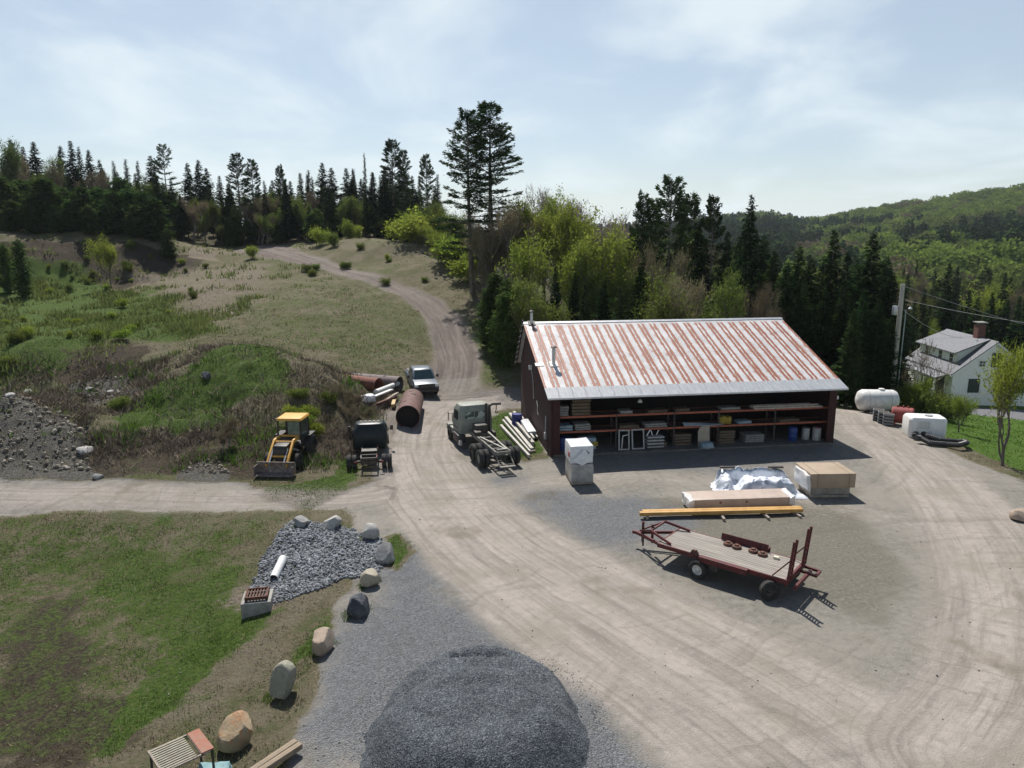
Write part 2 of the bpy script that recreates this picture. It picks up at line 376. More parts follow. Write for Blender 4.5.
forestf = np.maximum.reduce([sstep(dist_, 200, 260), wpoly([(8,63),(30,64),(34,90),(70,110),(120,100),(260,230),(-220,230),(-220,121),(-60,121),(-40,126),(-20,130),(-10,110),(1,85),(2,66)], 2.5, 2, .2, 36, True)])
rock_road = w1*(Y > 60)
# faces, one sheet cut into named areas that share their borders
idx = np.arange(NX*NY).reshape(NY, NX)
Q = np.stack([idx[:-1, :-1], idx[:-1, 1:], idx[1:, 1:], idx[1:, :-1]], -1).reshape(-1, 4)
ymask = (yard > .5)[Q].mean(1) > .5
tmask = ((np.maximum(w1, w5) > .5)[Q].mean(1) > .5) & ~ymask
smask = (Y[Q].mean(1) < 40) & (X[Q].mean(1) < -10) & ymask
ymask &= ~smask
lmask = ((lawn > .5) & (drv < .5))[Q].mean(1) > .5
dmask = (drv > .5)[Q].mean(1) > .5
lmask &= ~(ymask | tmask | smask | dmask)
hmask = (dist_[Q].mean(1) > 200)
gmask = ~(ymask | tmask | smask | lmask | dmask | hmask)
# normals of the whole sheet
Zg = Z.reshape(NY, NX); dzx = np.gradient(Zg, gx, axis=1).ravel(); dzy = np.gradient(Zg, gy, axis=0).ravel()
N = np.stack([-dzx, -dzy, np.ones_like(dzx)], 1); N /= np.linalg.norm(N, axis=1)[:, None]
attrs = {'zA': (pA, gravel, green, soil), 'zD': (pB, pB, pB, pB), 'zB': (rubble, np.clip(lawn, 0, 1), sandy, darkmid), 'zC': (yard, forestf, drv, rock_road)}
def ground_mat():
    m = D.materials.new('ground_surface'); m.use_nodes = True; nt = m.node_tree; L = nt.links
    p = nt.nodes['Principled BSDF']; p.inputs['Roughness'].default_value = .95; p.inputs['Specular IOR Level'].default_value = .12
    tc = nn(nt, 'ShaderNodeTexCoord').outputs['Object']
    def noise(s, d=6, r=.6, vec=tc, dist=0.):
        n = nn(nt, 'ShaderNodeTexNoise', i_Scale=s, i_Detail=d, i_Roughness=r, i_Distortion=dist); L.new(vec, n.inputs['Vector']); return n.outputs['Fac']
    def mr(v, a, b, c=0., d=1., sm=True):
        n = nn(nt, 'ShaderNodeMapRange', interpolation_type='SMOOTHSTEP' if sm else 'LINEAR'); L.new(v, n.inputs['Value'])
        for nm, q in (('From Min', a), ('From Max', b), ('To Min', c), ('To Max', d)): n.inputs[nm].default_value = q
        return n.outputs[0]
    def mix(f, a, b, t='MIX'):
        n = nn(nt, 'ShaderNodeMix', data_type='RGBA', blend_type=t)
        for s, v in (('Factor', f), ('A', a), ('B', b)):
            if isinstance(v, (int, float)): n.inputs[s].default_value = v
            elif isinstance(v, tuple): n.inputs[s].default_value = c4(v)
            else: L.new(v, n.inputs[s])
        return n.outputs['Result']
    def math_(op, a, b=None, c=None):
        n = nn(nt, 'ShaderNodeMath', operation=op)
        for i, v in enumerate((a, b, c)):
            if v is None: continue
            if isinstance(v, (int, float)): n.inputs[i].default_value = v
            else: L.new(v, n.inputs[i])
        return n.outputs[0]
    def att(nm):
        a = nn(nt, 'ShaderNodeAttribute', attribute_name=nm); s = nn(nt, 'ShaderNodeSeparateColor'); L.new(a.outputs['Color'], s.inputs[0])
        return s.outputs[0], s.outputs[1], s.outputs[2], a.outputs['Alpha']
    w_path, w_grav, w_green, w_soil = att('zA'); w_rub, w_lawn, w_sand, w_dark = att('zB'); w_yard, w_for, w_drv, w_rr = att('zC')
    nA = noise(.35, 5); nB = noise(1.6, 6, .65); nC = noise(7, 6, .7); nD = noise(26, 5, .7); nE = noise(3.5, 6, .7)
    brk = math_('SUBTRACT', math_('ADD', math_('MULTIPLY', nB, .5), math_('MULTIPLY', nC, .5)), .5)
    def thr(w, k=1.1, a=.36, b=.64): return mr(math_('ADD', w, math_('MULTIPLY', brk, k)), a, b)
    # streaks along the wheel paths
    def strk(nm):
        pa = nn(nt, 'ShaderNodeAttribute', attribute_name=nm); sx = nn(nt, 'ShaderNodeSeparateXYZ'); L.new(pa.outputs['Vector'], sx.inputs[0])
        cb = nn(nt, 'ShaderNodeCombineXYZ'); L.new(sx.outputs[0], cb.inputs[0]); L.new(math_('MULTIPLY', sx.outputs[1], .045), cb.inputs[1])
        a_ = noise(1.1, 5, .62, cb.outputs[0], .3); b_ = noise(4.5, 4, .6, cb.outputs[0])
        return a_, b_, math_('ADD', math_('MULTIPLY', a_, .65), math_('MULTIPLY', b_, .35))
    s1, s2, streak = strk('pth'); t1, t2, streakb = strk('ptb'); w_pb = att('zD')[0]
    # dry / dead grass and earth
    vor = nn(nt, 'ShaderNodeTexVoronoi', i_Scale=9.); L.new(tc, vor.inputs['Vector'])
    vg = nn(nt, 'ShaderNodeTexVoronoi', i_Scale=26.); L.new(tc, vg.inputs['Vector'])
    gsep = nn(nt, 'ShaderNodeSeparateColor'); L.new(vg.outputs['Color'], gsep.inputs[0])
    dry = mix(mr(nC, .35, .65), (.18, .15, .10), (.10, .092, .052)); dry = mix(mr(nB, .42, .62, 0, .8), dry, (.078, .10, .032)); dry = mix(mr(nD, .52, .68, 0, .55), dry, (.20, .175, .13)); dry = mix(mr(nA, .42, .62, 0, .6), dry, (.20, .17, .125)); dry = mix(mr(noise(.09, 4), .5, .62, 0, .5), dry, (.085, .105, .035))
    soil = mix(mr(nC, .35, .65), (.045, .036, .026), (.088, .07, .052)); soil = mix(mr(nB, .52, .66, 0, .7), soil, (.085, .09, .035))
    green = mix(mr(nC, .36, .62), (.036, .072, .012), (.080, .128, .022)); green = mix(mr(nD, .5, .7, 0, .45), green, (.17, .16, .07)); green = mix(mr(nE, .54, .68, 0, .6), green, (.12, .105, .06))
    lawnc = mix(mr(nE, .35, .65), (.055, .12, .014), (.085, .155, .022)); lawnc = mix(mr(nD, .45, .7, 0, .35), lawnc, (.16, .17, .05))
    sand = mix(mr(nC, .35, .65), (.25, .21, .165), (.165, .14, .108)); sand = mix(mr(nB, .5, .66, 0, .6), sand, (.15, .14, .08))
    rub = mix(mr(gsep.outputs[0], .2, .9), (.07, .066, .058), (.18, .174, .16)); rub = mix(mr(nE, .48, .62, 0, .7), rub, (.10, .088, .06))
    fo = mix(mr(nB, .4, .6), (.055, .06, .025), (.085, .07, .045))
    mid = mix(mr(nE, .35, .68), (.205, .192, .168), (.135, .128, .112)); mid = mix(mr(nA, .42, .62, 0, .6), mid, (.235, .217, .190)); mid = mix(mr(gsep.outputs[0], .55, 1, 0, .3), mid, (.27, .26, .24))
    dm = mix(mr(nC, .35, .65), (.115, .108, .088), (.165, .152, .125)); 
    def dirt(s1, s2, streak):
        p_ = mix(mr(streak, .36, .66), (.335, .302, .272), (.215, .193, .172)); p_ = mix(mr(s2, .52, .68, 0, .5), p_, (.175, .158, .135)); p_ = mix(mr(nE, .46, .66, 0, .6), p_, (.20, .18, .158)); p_ = mix(mr(nC, .52, .68, 0, .5), p_, (.385, .352, .32)); p_ = mix(mr(nD, .56, .72, 0, .45), p_, (.15, .14, .13)); return mix(mr(nA, .45, .68, 0, .55), p_, (.21, .19, .15))
    pth = dirt(s1, s2, streak); ptb = dirt(t1, t2, streakb)
    rr = mix(mr(streak, .42, .58), (.23, .195, .172), (.14, .112, .10)); pth = mix(math_('MULTIPLY', w_rr, .75), pth, rr)
    grv = mix(mr(gsep.outputs[0], .1, .95), (.10, .107, .116), (.20, .207, .217)); grv = mix(mr(nE, .45, .65, 0, .5), grv, (.15, .15, .15)); grv = mix(mr(nD, .55, .7, 0, .35), grv, (.24, .24, .24))
    asp = mix(nD, (.16, .16, .17), (.24, .24, .25))
    c = dry
    c = mix(thr(w_for), c, fo)
    c = mix(thr(w_soil), c, soil); c = mix(thr(w_sand, 1.3), c, sand); c = mix(thr(w_green, 1.4), c, green); c = mix(thr(w_rub, 1.), c, rub); c = mix(thr(w_lawn, .6), c, lawnc)
    c = mix(thr(w_drv, .3), c, asp)
    y = mix(thr(w_dark, 1.2, .2, .9), mid, dm); y = mix(thr(w_grav, 1.9, .15, .95), y, grv)
    c = mix(thr(w_yard, .5), c, y)
    c = mix(mr(math_('ADD', math_('ADD', w_path, math_('MULTIPLY', math_('SUBTRACT', streak, .5), 1.3)), math_('MULTIPLY', brk, 1.9)), .1, .95), c, pth)
    c = mix(mr(math_('ADD', math_('ADD', w_pb, math_('MULTIPLY', math_('SUBTRACT', streakb, .5), 1.3)), math_('MULTIPLY', brk, 1.9)), .1, .95), c, ptb)
    # faint crossing tyre marks and damp stains on the yard
    wv = nn(nt, 'ShaderNodeTexNoise', i_Scale=.16, i_Detail=3, i_Roughness=.5); L.new(tc, wv.inputs['Vector'])
    def arcs(cx, cy, f, lo, hi, seed):
        d_ = nn(nt, 'ShaderNodeVectorMath', operation='DISTANCE'); L.new(tc, d_.inputs[0]); d_.inputs[1].default_value = (cx, cy, 0)
        q_ = nn(nt, 'ShaderNodeTexNoise', noise_dimensions='1D', i_Scale=f, i_Detail=3, i_Roughness=.6); L.new(math_('ADD', d_.outputs['Value'], math_('MULTIPLY', nA, 1.2)), q_.inputs['W'])
        return math_('MULTIPLY', mr(q_.outputs['Fac'], lo, hi), mr(noise(.13+seed*.02, 3), .46, .58))
    tm = math_('MAXIMUM', arcs(22, 8, 1.7, .50, .68, 1), math_('MAXIMUM', arcs(-6, 60, 1.5, .52, .68, 3), arcs(30, 46, 1.9, .51, .68, 5)))
    tm = math_('MULTIPLY', math_('MULTIPLY', tm, mr(w_yard, .4, .8)), mr(nC, .35, .55, .45, 1))
    c = mix(math_('MULTIPLY', tm, .26), c, (.085, .08, .068))
    st = math_('MULTIPLY', mr(noise(.22, 4, .55), .60, .70), mr(w_yard, .4, .8)); c = mix(math_('MULTIPLY', st, .5), c, (.12, .10, .068))
    L.new(c, p.inputs['Base Color'])
    # relief
    rough_w = math_('SUBTRACT', 1.0, w_yard)
    h = math_('ADD', math_('MULTIPLY', nC, math_('ADD', math_('MULTIPLY', rough_w, .22), .035)), math_('MULTIPLY', nD, math_('ADD', math_('MULTIPLY', rough_w, .09), .02)))
    h = math_('ADD', h, math_('MULTIPLY', streak, math_('MULTIPLY', w_path, .09)))
    h = math_('SUBTRACT', h, math_('MULTIPLY', vg.outputs['Distance'], math_('ADD', .012, math_('MULTIPLY', w_grav, .05))))
    b = nn(nt, 'ShaderNodeBump', i_Strength=.9, i_Distance=1.0); L.new(h, b.inputs['Height']); L.new(b.outputs[0], p.inputs['Normal'])
    return m
GM = ground_mat()
def area(name, mask, label=None):
    q = Q[mask]; u, inv = np.unique(q, return_inverse=True); q = inv.reshape(-1, 4)
    me = npmesh(name, np.c_[X[u], Y[u], Z[u]], q)
    for an, chs in attrs.items():
        a = me.attributes.new(an, 'FLOAT_COLOR', 'POINT'); a.data.foreach_set('color', np.stack([c[u] for c in chs], 1).astype(np.float32).ravel())
    a = me.attributes.new('ptb', 'FLOAT_VECTOR', 'POINT'); a.data.foreach_set('vector', np.c_[ac2[u], al2[u], al2[u]*0].astype(np.float32).ravel())
    a = me.attributes.new('pth', 'FLOAT_VECTOR', 'POINT'); a.data.foreach_set('vector', np.c_[ac[u], al[u], al[u]*0].astype(np.float32).ravel())
    o = link(name, me, GM, smooth=True); me.normals_split_custom_set_from_vertices(N[u].astype(np.float32))
    o['kind'] = 'structure'; return o
area('ground', gmask); area('gravel_yard', ymask); area('dirt_track', tmask); area('gravel_road', smask); area('lawn', lmask); area('driveway', dmask); area('hills', hmask)
def Zat(x, y): return terr(x, y)
def samp(field, x, y):                   # value of a zone at places
    i = np.clip(np.searchsorted(gx, x)-1, 0, NX-1); j = np.clip(np.searchsorted(gy, y)-1, 0, NY-1)
    return field[j*NX+i]

# ================================================================== WORLD, SUN, CAMERA
sd = Vector((-.25, 1.0, 1.42)).normalized(); elev = math.asin(sd.z)
w = D.worlds.new('World'); scene.world = w; w.use_nodes = True; nt = w.node_tree; L = nt.links
bg = nt.nodes['Background']; bg.inputs['Strength'].default_value = SKY_STR
sk = nn(nt, 'ShaderNodeTexSky', sky_type='NISHITA', sun_disc=False); sk.sun_elevation = elev; sk.sun_rotation = math.atan2(sd.x, sd.y); sk.air_density = 1.0; sk.dust_density = .8; sk.ozone_density = 1.6; sk.altitude = 400
tc = nn(nt, 'ShaderNodeTexCoord'); sep = nn(nt, 'ShaderNodeSeparateXYZ'); L.new(tc.outputs['Generated'], sep.inputs[0])
# high thin cloud on a flat layer: direction divided by height
mz = nn(nt, 'ShaderNodeMath', operation='ADD'); L.new(sep.outputs[2], mz.inputs[0]); mz.inputs[1].default_value = .22
dv = nn(nt, 'ShaderNodeVectorMath', operation='DIVIDE'); cbn = nn(nt, 'ShaderNodeCombineXYZ'); [L.new(mz.outputs[0], cbn.inputs[i]) for i in range(3)]
L.new(tc.outputs['Generated'], dv.inputs[0]); L.new(cbn.outputs[0], dv.inputs[1])
mpn = nn(nt, 'ShaderNodeMapping'); mpn.inputs['Scale'].default_value = (1.0, .8, 0); mpn.inputs['Location'].default_value = CLOUD_LOC; mpn.inputs['Rotation'].default_value = (0, 0, .5); L.new(dv.outputs[0], mpn.inputs['Vector'])
nz = nn(nt, 'ShaderNodeTexNoise', i_Scale=1.5, i_Detail=6, i_Roughness=.5, i_Distortion=.35); L.new(mpn.outputs[0], nz.inputs['Vector'])
cr = nn(nt, 'ShaderNodeMapRange', interpolation_type='SMOOTHSTEP'); cr.inputs['From Min'].default_value = .42; cr.inputs['From Max'].default_value = .68; cr.inputs['To Min'].default_value = .36; cr.inputs['To Max'].default_value = .88; L.new(nz.outputs['Fac'], cr.inputs['Value'])
mxs = nn(nt, 'ShaderNodeMix', data_type='RGBA'); lo_ = nn(nt, 'ShaderNodeMapRange', interpolation_type='SMOOTHSTEP'); lo_.inputs['From Min'].default_value = .14; lo_.inputs['From Max'].default_value = -.02; L.new(sep.outputs[2], lo_.inputs['Value'])
hi_ = nn(nt, 'ShaderNodeMapRange', interpolation_type='SMOOTHSTEP'); hi_.inputs['From Min'].default_value = .62; hi_.inputs['From Max'].default_value = .30; L.new(sep.outputs[2], hi_.inputs['Value'])
mxl = nn(nt, 'ShaderNodeMath', operation='MAXIMUM'); lm_ = nn(nt, 'ShaderNodeMath', operation='MULTIPLY'); L.new(lo_.outputs[0], lm_.inputs[0]); lm_.inputs[1].default_value = .8; L.new(cr.outputs[0], mxl.inputs[0]); L.new(lm_.outputs[0], mxl.inputs[1])
fm_ = nn(nt, 'ShaderNodeMath', operation='MULTIPLY'); L.new(mxl.outputs[0], fm_.inputs[0]); L.new(hi_.outputs[0], fm_.inputs[1]); L.new(fm_.outputs[0], mxs.inputs['Factor']); L.new(sk.outputs[0], mxs.inputs['A']); mxs.inputs['B'].default_value = CLOUD_COL
L.new(mxs.outputs['Result'], bg.inputs['Color'])
sl = D.lights.new('sun', 'SUN'); sl.energy = SUN_STR; sl.angle = R(.53); sl.color = (1, .95, .88)
so = D.objects.new('sun', sl); COL.objects.link(so); so.rotation_euler = sd.to_track_quat('Z', 'Y').to_euler(); so.location = (0, 0, 60)
cam = D.cameras.new('camera'); co = D.objects.new('camera', cam); COL.objects.link(co); co.location = (0, 0, CH); co.rotation_euler = (R(90)-PITCH, 0, 0)
cam.sensor_width = 36; cam.lens = 36*F/1024; cam.clip_end = 6000; scene.camera = co
scene.render.engine = 'CYCLES'; scene.render.resolution_x = 1024; scene.render.resolution_y = 768
scene.view_settings.view_transform = 'Standard'; scene.view_settings.look = 'None'; scene.view_settings.exposure = EXPO; scene.view_settings.gamma = 1
scene.cycles.max_bounces = 6; scene.cycles.transparent_max_bounces = 8; scene.cycles.use_denoising = True
# ================================================================== FOLIAGE
def unit(a): return a/(np.linalg.norm(a, axis=1)[:, None]+1e-9)
def kites(c, d, s, L_, W_):              # leaf-shaped faces: base, side, tip, side
    n = len(c); L_ = np.broadcast_to(np.asarray(L_, float), (n,))[:, None]; W_ = np.broadcast_to(np.asarray(W_, float), (n,))[:, None]
    V = np.stack([c, c+d*L_*.42+s*W_*.5, c+d*L_, c+d*L_*.42-s*W_*.5], 1).reshape(-1, 3)
    return V, np.arange(n*4).reshape(n, 4)
def rdir(n, rs): return unit(rs.normal(size=(n, 3)))
def side(d, rs): return unit(np.cross(d, rdir(len(d), rs)))
LM = {
 'spruce': M('needles_dark', (.016, .036, .013), (.036, .062, .020), 1.2, .95, trans=.15, objrand=.35, spec=0),
 'pine': M('needles_pine', (.020, .043, .014), (.044, .072, .023), 1.0, .95, trans=.2, objrand=.25, spec=0),
 'bush_pine': M('needles_young', (.036, .074, .020), (.072, .115, .032), 1.0, .95, trans=.25, objrand=.25, spec=0),
 'lime': M('spring_leaves', (.15, .205, .030), (.22, .28, .05), 1.1, .9, trans=.5, objrand=.2, spec=0),
 'olive': M('olive_leaves', (.085, .125, .026), (.14, .175, .045), 1.1, .9, trans=.45, objrand=.3, spec=0),
 'bud': M('brown_buds', (.13, .11, .07), (.19, .16, .095), 1.1, .9, trans=.35, objrand=.3, spec=0),
 'pinkbud': M('grey_pink_twigs', (.20, .165, .15), (.27, .23, .20), 1.1, .9, trans=.2, objrand=.2, spec=0),
}
BARK = M('bark', (.085, .07, .055), (.15, .13, .11), 6, .9, stretch=(1, 1, .25), bump=.5)
BARKG = M('grey_bark', (.16, .145, .13), (.24, .22, .20), 6, .9, stretch=(1, 1, .25), bump=.4)
PROTO = {}
def mkproto(key, crownV, crownQ, trunkMB, leaf, bark, h):
    cm = npmesh('crown', crownV, crownQ); cm.materials.append(leaf)
    tm = D.meshes.new('trunk'); tm.from_pydata(trunkMB.v, [], trunkMB.f); tm.materials.append(bark)
    PROTO.setdefault(key, []).append((cm, tm, h))
def p_spruce(seed, h=15., Rm=2.5, leaf='spruce', dens=1.0, key='spruce', droop=-.25, z0=.07, ex=.85):
    rs = np.random.RandomState(seed); Cs, Ds, Ss, Ls = [], [], [], []
    z = h*z0; t = MB(); lean = rs.normal(size=2)*.012*h
    while z < h*1.0:
        f = (z-h*z0)/(h*(1-z0)); rr = Rm*(1-f)**ex*(.75+.4*rs.rand())*min(1, .55+f*4)+.02
        nb = max(4, int((6+5*(1-f))*dens))
        for b in range(nb):
            if rs.rand() < .1: continue
            a = rs.rand()*6.283; r = rr*(.65+.5*rs.rand()); n = max(2, int(r/.30))
            d = np.array([math.cos(a), math.sin(a), 0]); up = .35*f+droop
            tt = (np.arange(n)+rs.rand(n)*.5)/n; P = np.outer(tt*r, d); P[:, 2] = z+up*tt*r+.12*r*tt**2*rs.rand()+rs.normal(size=n)*.06
            dd = unit(d+rs.normal(size=(n, 3))*.45+np.array([0, 0, -.15])); Cs.append(P); Ds.append(dd)
            P2 = P+rs.normal(size=(n, 3))*.08; sd_ = np.array([-d[1], d[0], 0])*np.where(rs.rand(n) < .5, 1, -1)[:, None]
            Cs.append(P2); Ds.append(unit(sd_+d*.7+rs.normal(size=(n, 3))*.3+np.array([0, 0, -.25])))
            Ls += [np.full(2*n, min(.62, .24+.40*rr))*(.7+.6*rs.rand(2*n))]
        z += .14+.20*(1-f)*rs.rand()+.03
    C = np.concatenate(Cs); Dd = np.concatenate(Ds); S = side(Dd, rs)*.5+np.array([0, 0, .0]); S = unit(S+np.cross(Dd, [0, 0, 1.])*1.0)
    V, Qq = kites(C, Dd, S, np.concatenate(Ls), np.concatenate(Ls)*.45)
    t.tube([(0, 0, -.6), (0, 0, h*.3), (0, 0, h*.97)], [h*.016, h*.011, .02], 6)
    mkproto(key, V, Qq, t, LM[leaf], BARK, h)
def p_pine(seed, h=22., key='pine', bare=.28, Rm=4.2, gap=.85, leaf='pine', card=.42, upt=.22):
    rs = np.random.RandomState(seed); t = MB(); Cs, Ds, Ls = [], [], []
    bend = rs.normal(size=2)*.25
    ax = lambda z: np.array([bend[0]*math.sin(z/h*2), bend[1]*math.sin(z/h*2.4), z])
    t.tube([(0, 0, -.8)]+[tuple(ax(h*k/8)) for k in range(9)], [h*.017]+[h*.016*(1-k/8.6) for k in range(9)], 7)
    z = h*bare
    while z < h*.99:
        f = (z-h*bare)/(h*(1-bare)); prof = (1-f)**.62*min(1., .5+1.7*f)
        for b in range(rs.randint(3, 6)+(2 if f > .5 else 0)):
            a = rs.rand()*6.283; r = Rm*prof*(.45+.65*rs.rand())+.35
            d = np.array([math.cos(a), math.sin(a), 0]); up = upt+.75*f**2+rs.normal()*.08-.18*(1-f)
            m = max(3, int(r/.5)); pts = []
            for k in range(m+1):
                q = k/m; pts.append(ax(z)+d*r*q+np.array([0, 0, up*r*q*(.35+.65*q)])+rs.normal(size=3)*.04)
            t.tube([tuple(p) for p in pts[::max(1, m//3)]], [max(.012, .02*r)*(1-.7*k/len(pts[::max(1, m//3)])) for k in range(len(pts[::max(1, m//3)]))], 4, caps=False)
            nc = int(r*11)+8
            q = .3+.7*np.sqrt(rs.rand(nc)); i0 = np.clip((q*m).astype(int), 0, m-1); PP = np.array(pts); base = PP[i0]+(PP[i0+1]-PP[i0])*(q*m-i0)[:, None]
            sp = .08+.15*r*q
            lat = np.array([-d[1], d[0], 0]); base = base+lat*(rs.normal(size=nc)*sp)[:, None]+np.array([0, 0, 1.])*(np.abs(rs.normal(size=nc))*.10)[:, None]
            for rep in range(3):
                Cs.append(base+rs.normal(size=(nc, 3))*.07); Ds.append(unit(d*.9+lat*rs.normal(size=(nc, 1))*.7+np.array([0, 0, .25])+rs.normal(size=(nc, 3))*.28)); Ls.append(card*(.6+.7*rs.rand(nc)))
        z += gap*(.55+.8*rs.rand())*(1-.5*f)
    C = np.concatenate(Cs); Dd = np.concatenate(Ds); L_ = np.concatenate(Ls)
    V, Qq = kites(C, Dd, side(Dd, rs), L_, L_*.30)
    mkproto(key, V, Qq, t, LM[leaf], BARK, h)
def p_decid(seed, h=12., key='lime', leaf='lime', nleaf=7000, wid=.33, lsz=.26, bark=None, multi=1, up=.55, clump=.36, twigs=0):
    rs = np.random.RandomState(seed); t = MB(); tips = []
    def grow(p, d, L_, r, lev):
        n = 3; pts = [p]; q = p.copy(); dd = d.copy()
        for k in range(n):
            dd = dd+rs.normal(size=3)*.16+np.array([0, 0, .07]); dd /= np.linalg.norm(dd); q = q+dd*L_/n; pts.append(q.copy())
        if r > .012 or lev < 5: t.tube([tuple(x) for x in pts], [r*(1-.35*k/n) for k in range(n+1)], 6 if lev < 2 else 3, caps=False)
        if lev >= 3: tips.extend(pts[1:])
        if lev >= 5 or L_ < .35: return
        nb = 3 if lev < 4 else 2
        for k in range(nb):
            a = rs.rand()*6.283; nd = dd*(.9 if k == 0 else .55)+np.array([math.cos(a)*wid*1.6, math.sin(a)*wid*1.6, up*.5+rs.normal()*.15]); nd /= np.linalg.norm(nd)
            s = pts[-1] if k == 0 else pts[rs.randint(1, n+1)]
            grow(s.copy(), nd, L_*(.72+.14*rs.rand()), r*.62, lev+1)
    for m in range(multi):
        a = rs.rand()*6.283; k = .0 if multi == 1 else .28
        grow(np.array([0, 0, -.4]), unit(np.array([[math.cos(a)*k, math.sin(a)*k, 1.]]))[0], h*(.27 if multi == 1 else .24)*(1 if m == 0 else .6+.35*rs.rand()), h*.016*(1 if multi == 1 else .6), 0 if multi == 1 else 1)
    T = np.array(tips); zmax = T[:, 2].max(); sc = h/zmax
    sel = T[rs.randint(0, len(T), nleaf)]+rs.normal(size=(nleaf, 3))*clump
    Dd = unit(rdir(nleaf, rs)+np.array([0, 0, -.1])); l = lsz*(.6+.8*rs.rand(nleaf))
    V, Qq = kites(sel, Dd, side(Dd, rs), l, l*.6)
    if twigs:
        s2 = T[rs.randint(0, len(T), twigs)]; d2 = unit(rs.normal(size=(twigs, 3))*.5+np.array([0, 0, .8])); v2, q2 = kites(s2, d2, side(d2, rs), .5+.5*rs.rand(twigs), .035)
        Qq = np.concatenate([Qq, q2+len(V)]); V = np.concatenate([V, v2])
    V = V*sc; t.v = [(a*sc, b*sc, c*sc) for a, b, c in t.v]
    mkproto(key, V, Qq, t, LM[leaf], bark or BARK, h)
for s_ in range(4): p_spruce(20+s_, 15, 2.2+.25*s_)
for s_ in range(2): p_spruce(30+s_, 15, 1.3, key='spire', dens=.8)
for s_ in range(3): p_spruce(40+s_, 9, 3.0, 'bush_pine', 1.25, 'bushpine', .16, .03, .45)
for s_ in range(3): p_spruce(44+s_, 17, 3.3, 'spruce', 1.0, 'hemlock', -.12, .10, .72)
for s_ in range(4): p_pine(50+s_, 20)
p_pine(59, 23, 'bigpine', .2, 5.0, .86, card=.36, upt=.2); p_pine(61, 25, 'bigpine', .18, 4.6, .76, card=.38, upt=.12); p_pine(64, 20, 'greypine', .3, 4.5, 1.4, card=.4)
for s_ in range(4): p_decid(70+s_, 13, 'lime', 'lime', 4800, lsz=.22, twigs=900, wid=.22, up=.95, clump=.27)
for s_ in range(3): p_decid(80+s_, 12, 'olive', 'olive', 5600, lsz=.22, twigs=1200, wid=.26, up=.8, clump=.28)
for s_ in range(3): p_decid(90+s_, 12, 'bud', 'bud', 3400, lsz=.17, bark=BARKG, twigs=3500, wid=.25, up=.8, clump=.28)
for s_ in range(2): p_decid(96+s_, 13, 'pinkbare', 'pinkbud', 2600, lsz=.16, bark=BARKG, twigs=5000)
for s_ in range(3): p_decid(100+s_, 4, 'shrub', 'lime', 1500, wid=.4, lsz=.22, multi=4, clump=.25, twigs=300)
for s_ in range(3): p_decid(104+s_, 3, 'oliveshrub', 'olive', 1300, wid=.45, lsz=.16, multi=5, clump=.22, twigs=900)
p_decid(110, 6.5, 'sapling', 'lime', 5200, wid=.26, lsz=.15, up=.7, clump=.24, twigs=500)
p_decid(111, 6.5, 'baretree', 'bud', 60, wid=.36, lsz=.13, bark=BARKG, clump=.2, twigs=420)
p_decid(112, 6.5, 'sapling', 'lime', 2600, wid=.3, lsz=.13, up=.7, clump=.2, twigs=700)
TN = {'spruce': ('spruce_tree', 'spruce'), 'spire': ('spruce_tree', 'spruce'), 'bushpine': ('young_pine', 'pine tree'), 'hemlock': ('hemlock_tree', 'conifer'), 'pine': ('pine_tree', 'pine tree'), 'bigpine': ('pine_tree', 'pine tree'),
      'greypine': ('pine_tree', 'pine tree'), 'lime': ('broadleaf_tree', 'tree'), 'olive': ('broadleaf_tree', 'tree'), 'bud': ('budding_tree', 'tree'), 'pinkbare': ('bare_tree', 'tree'), 'shrub': ('leafy_shrub', 'shrub'), 'oliveshrub': ('low_shrub', 'shrub'), 'sapling': ('young_tree', 'tree'), 'baretree': ('young_tree', 'tree')}
def tree(kind, x, y, h, label, group=None, wf=1.0, var=None, rz=None, z=None, parts=True):
    lst = PROTO[kind]; cm, tm, ph = lst[rnd.randrange(len(lst)) if var is None else var % len(lst)]
    n, c = TN[kind]; zz = H(x, y) if z is None else z
    r = empty(n, (x, y, zz), rnd.random()*6.28 if rz is None else rz, label, c, group); s = h/ph; r.scale = (s*wf, s*wf, s)
    for nm, me in (('trunk', tm), ('crown', cm)):
        o = D.objects.new(nm, me); COL.objects.link(o); o.parent = r
    return r
def treepx(kind, px, pytop, Yd, label, group=None, wf=1.0, var=None, rz=None):
    top = W(px, pytop, Yd); zg = H(top[0], Yd)
    return tree(kind, top[0], Yd, max(1.0, top[2]-zg), label, group, wf, var, rz, zg)
# --- ridge wood, left and centre skyline
GR = 'dark spruces in the ridge wood'; LR = 'dark pointed spruce among many in the wood along the left ridge'
for px, py, Yd in [(10,140,150),(22,147,146),(33,142,150),(60,146,150),(70,141,146),(78,147,150),(88,150,148),(99,160,146),(113,161,148),(125,159,150),(137,161,148),(150,156,142),(187,163,150),(198,160,146),(206,168,150),(219,176,146),
                   (290,181,150),(300,173,150),(308,170,146),(322,163,148),(331,168,142),(346,168,142),(353,170,140),(372,172,138),(380,176,142),(412,176,138),(270,186,142),(404,170,142)]:
    treepx(rnd.choice(['spruce', 'spruce', 'spire']), px, py, Yd, LR, GR, 1.25+.3*rnd.random())
for i in range(120):
    px = rnd.uniform(-30, 440); t = px/440; top = 166+20*rnd.random()+(10 if 170 < px < 280 else 0)
    treepx(rnd.choice(['spruce', 'spire', 'hemlock']), px, top+rnd.uniform(-4, 16), rnd.uniform(126, 165), LR, GR, 1.3)
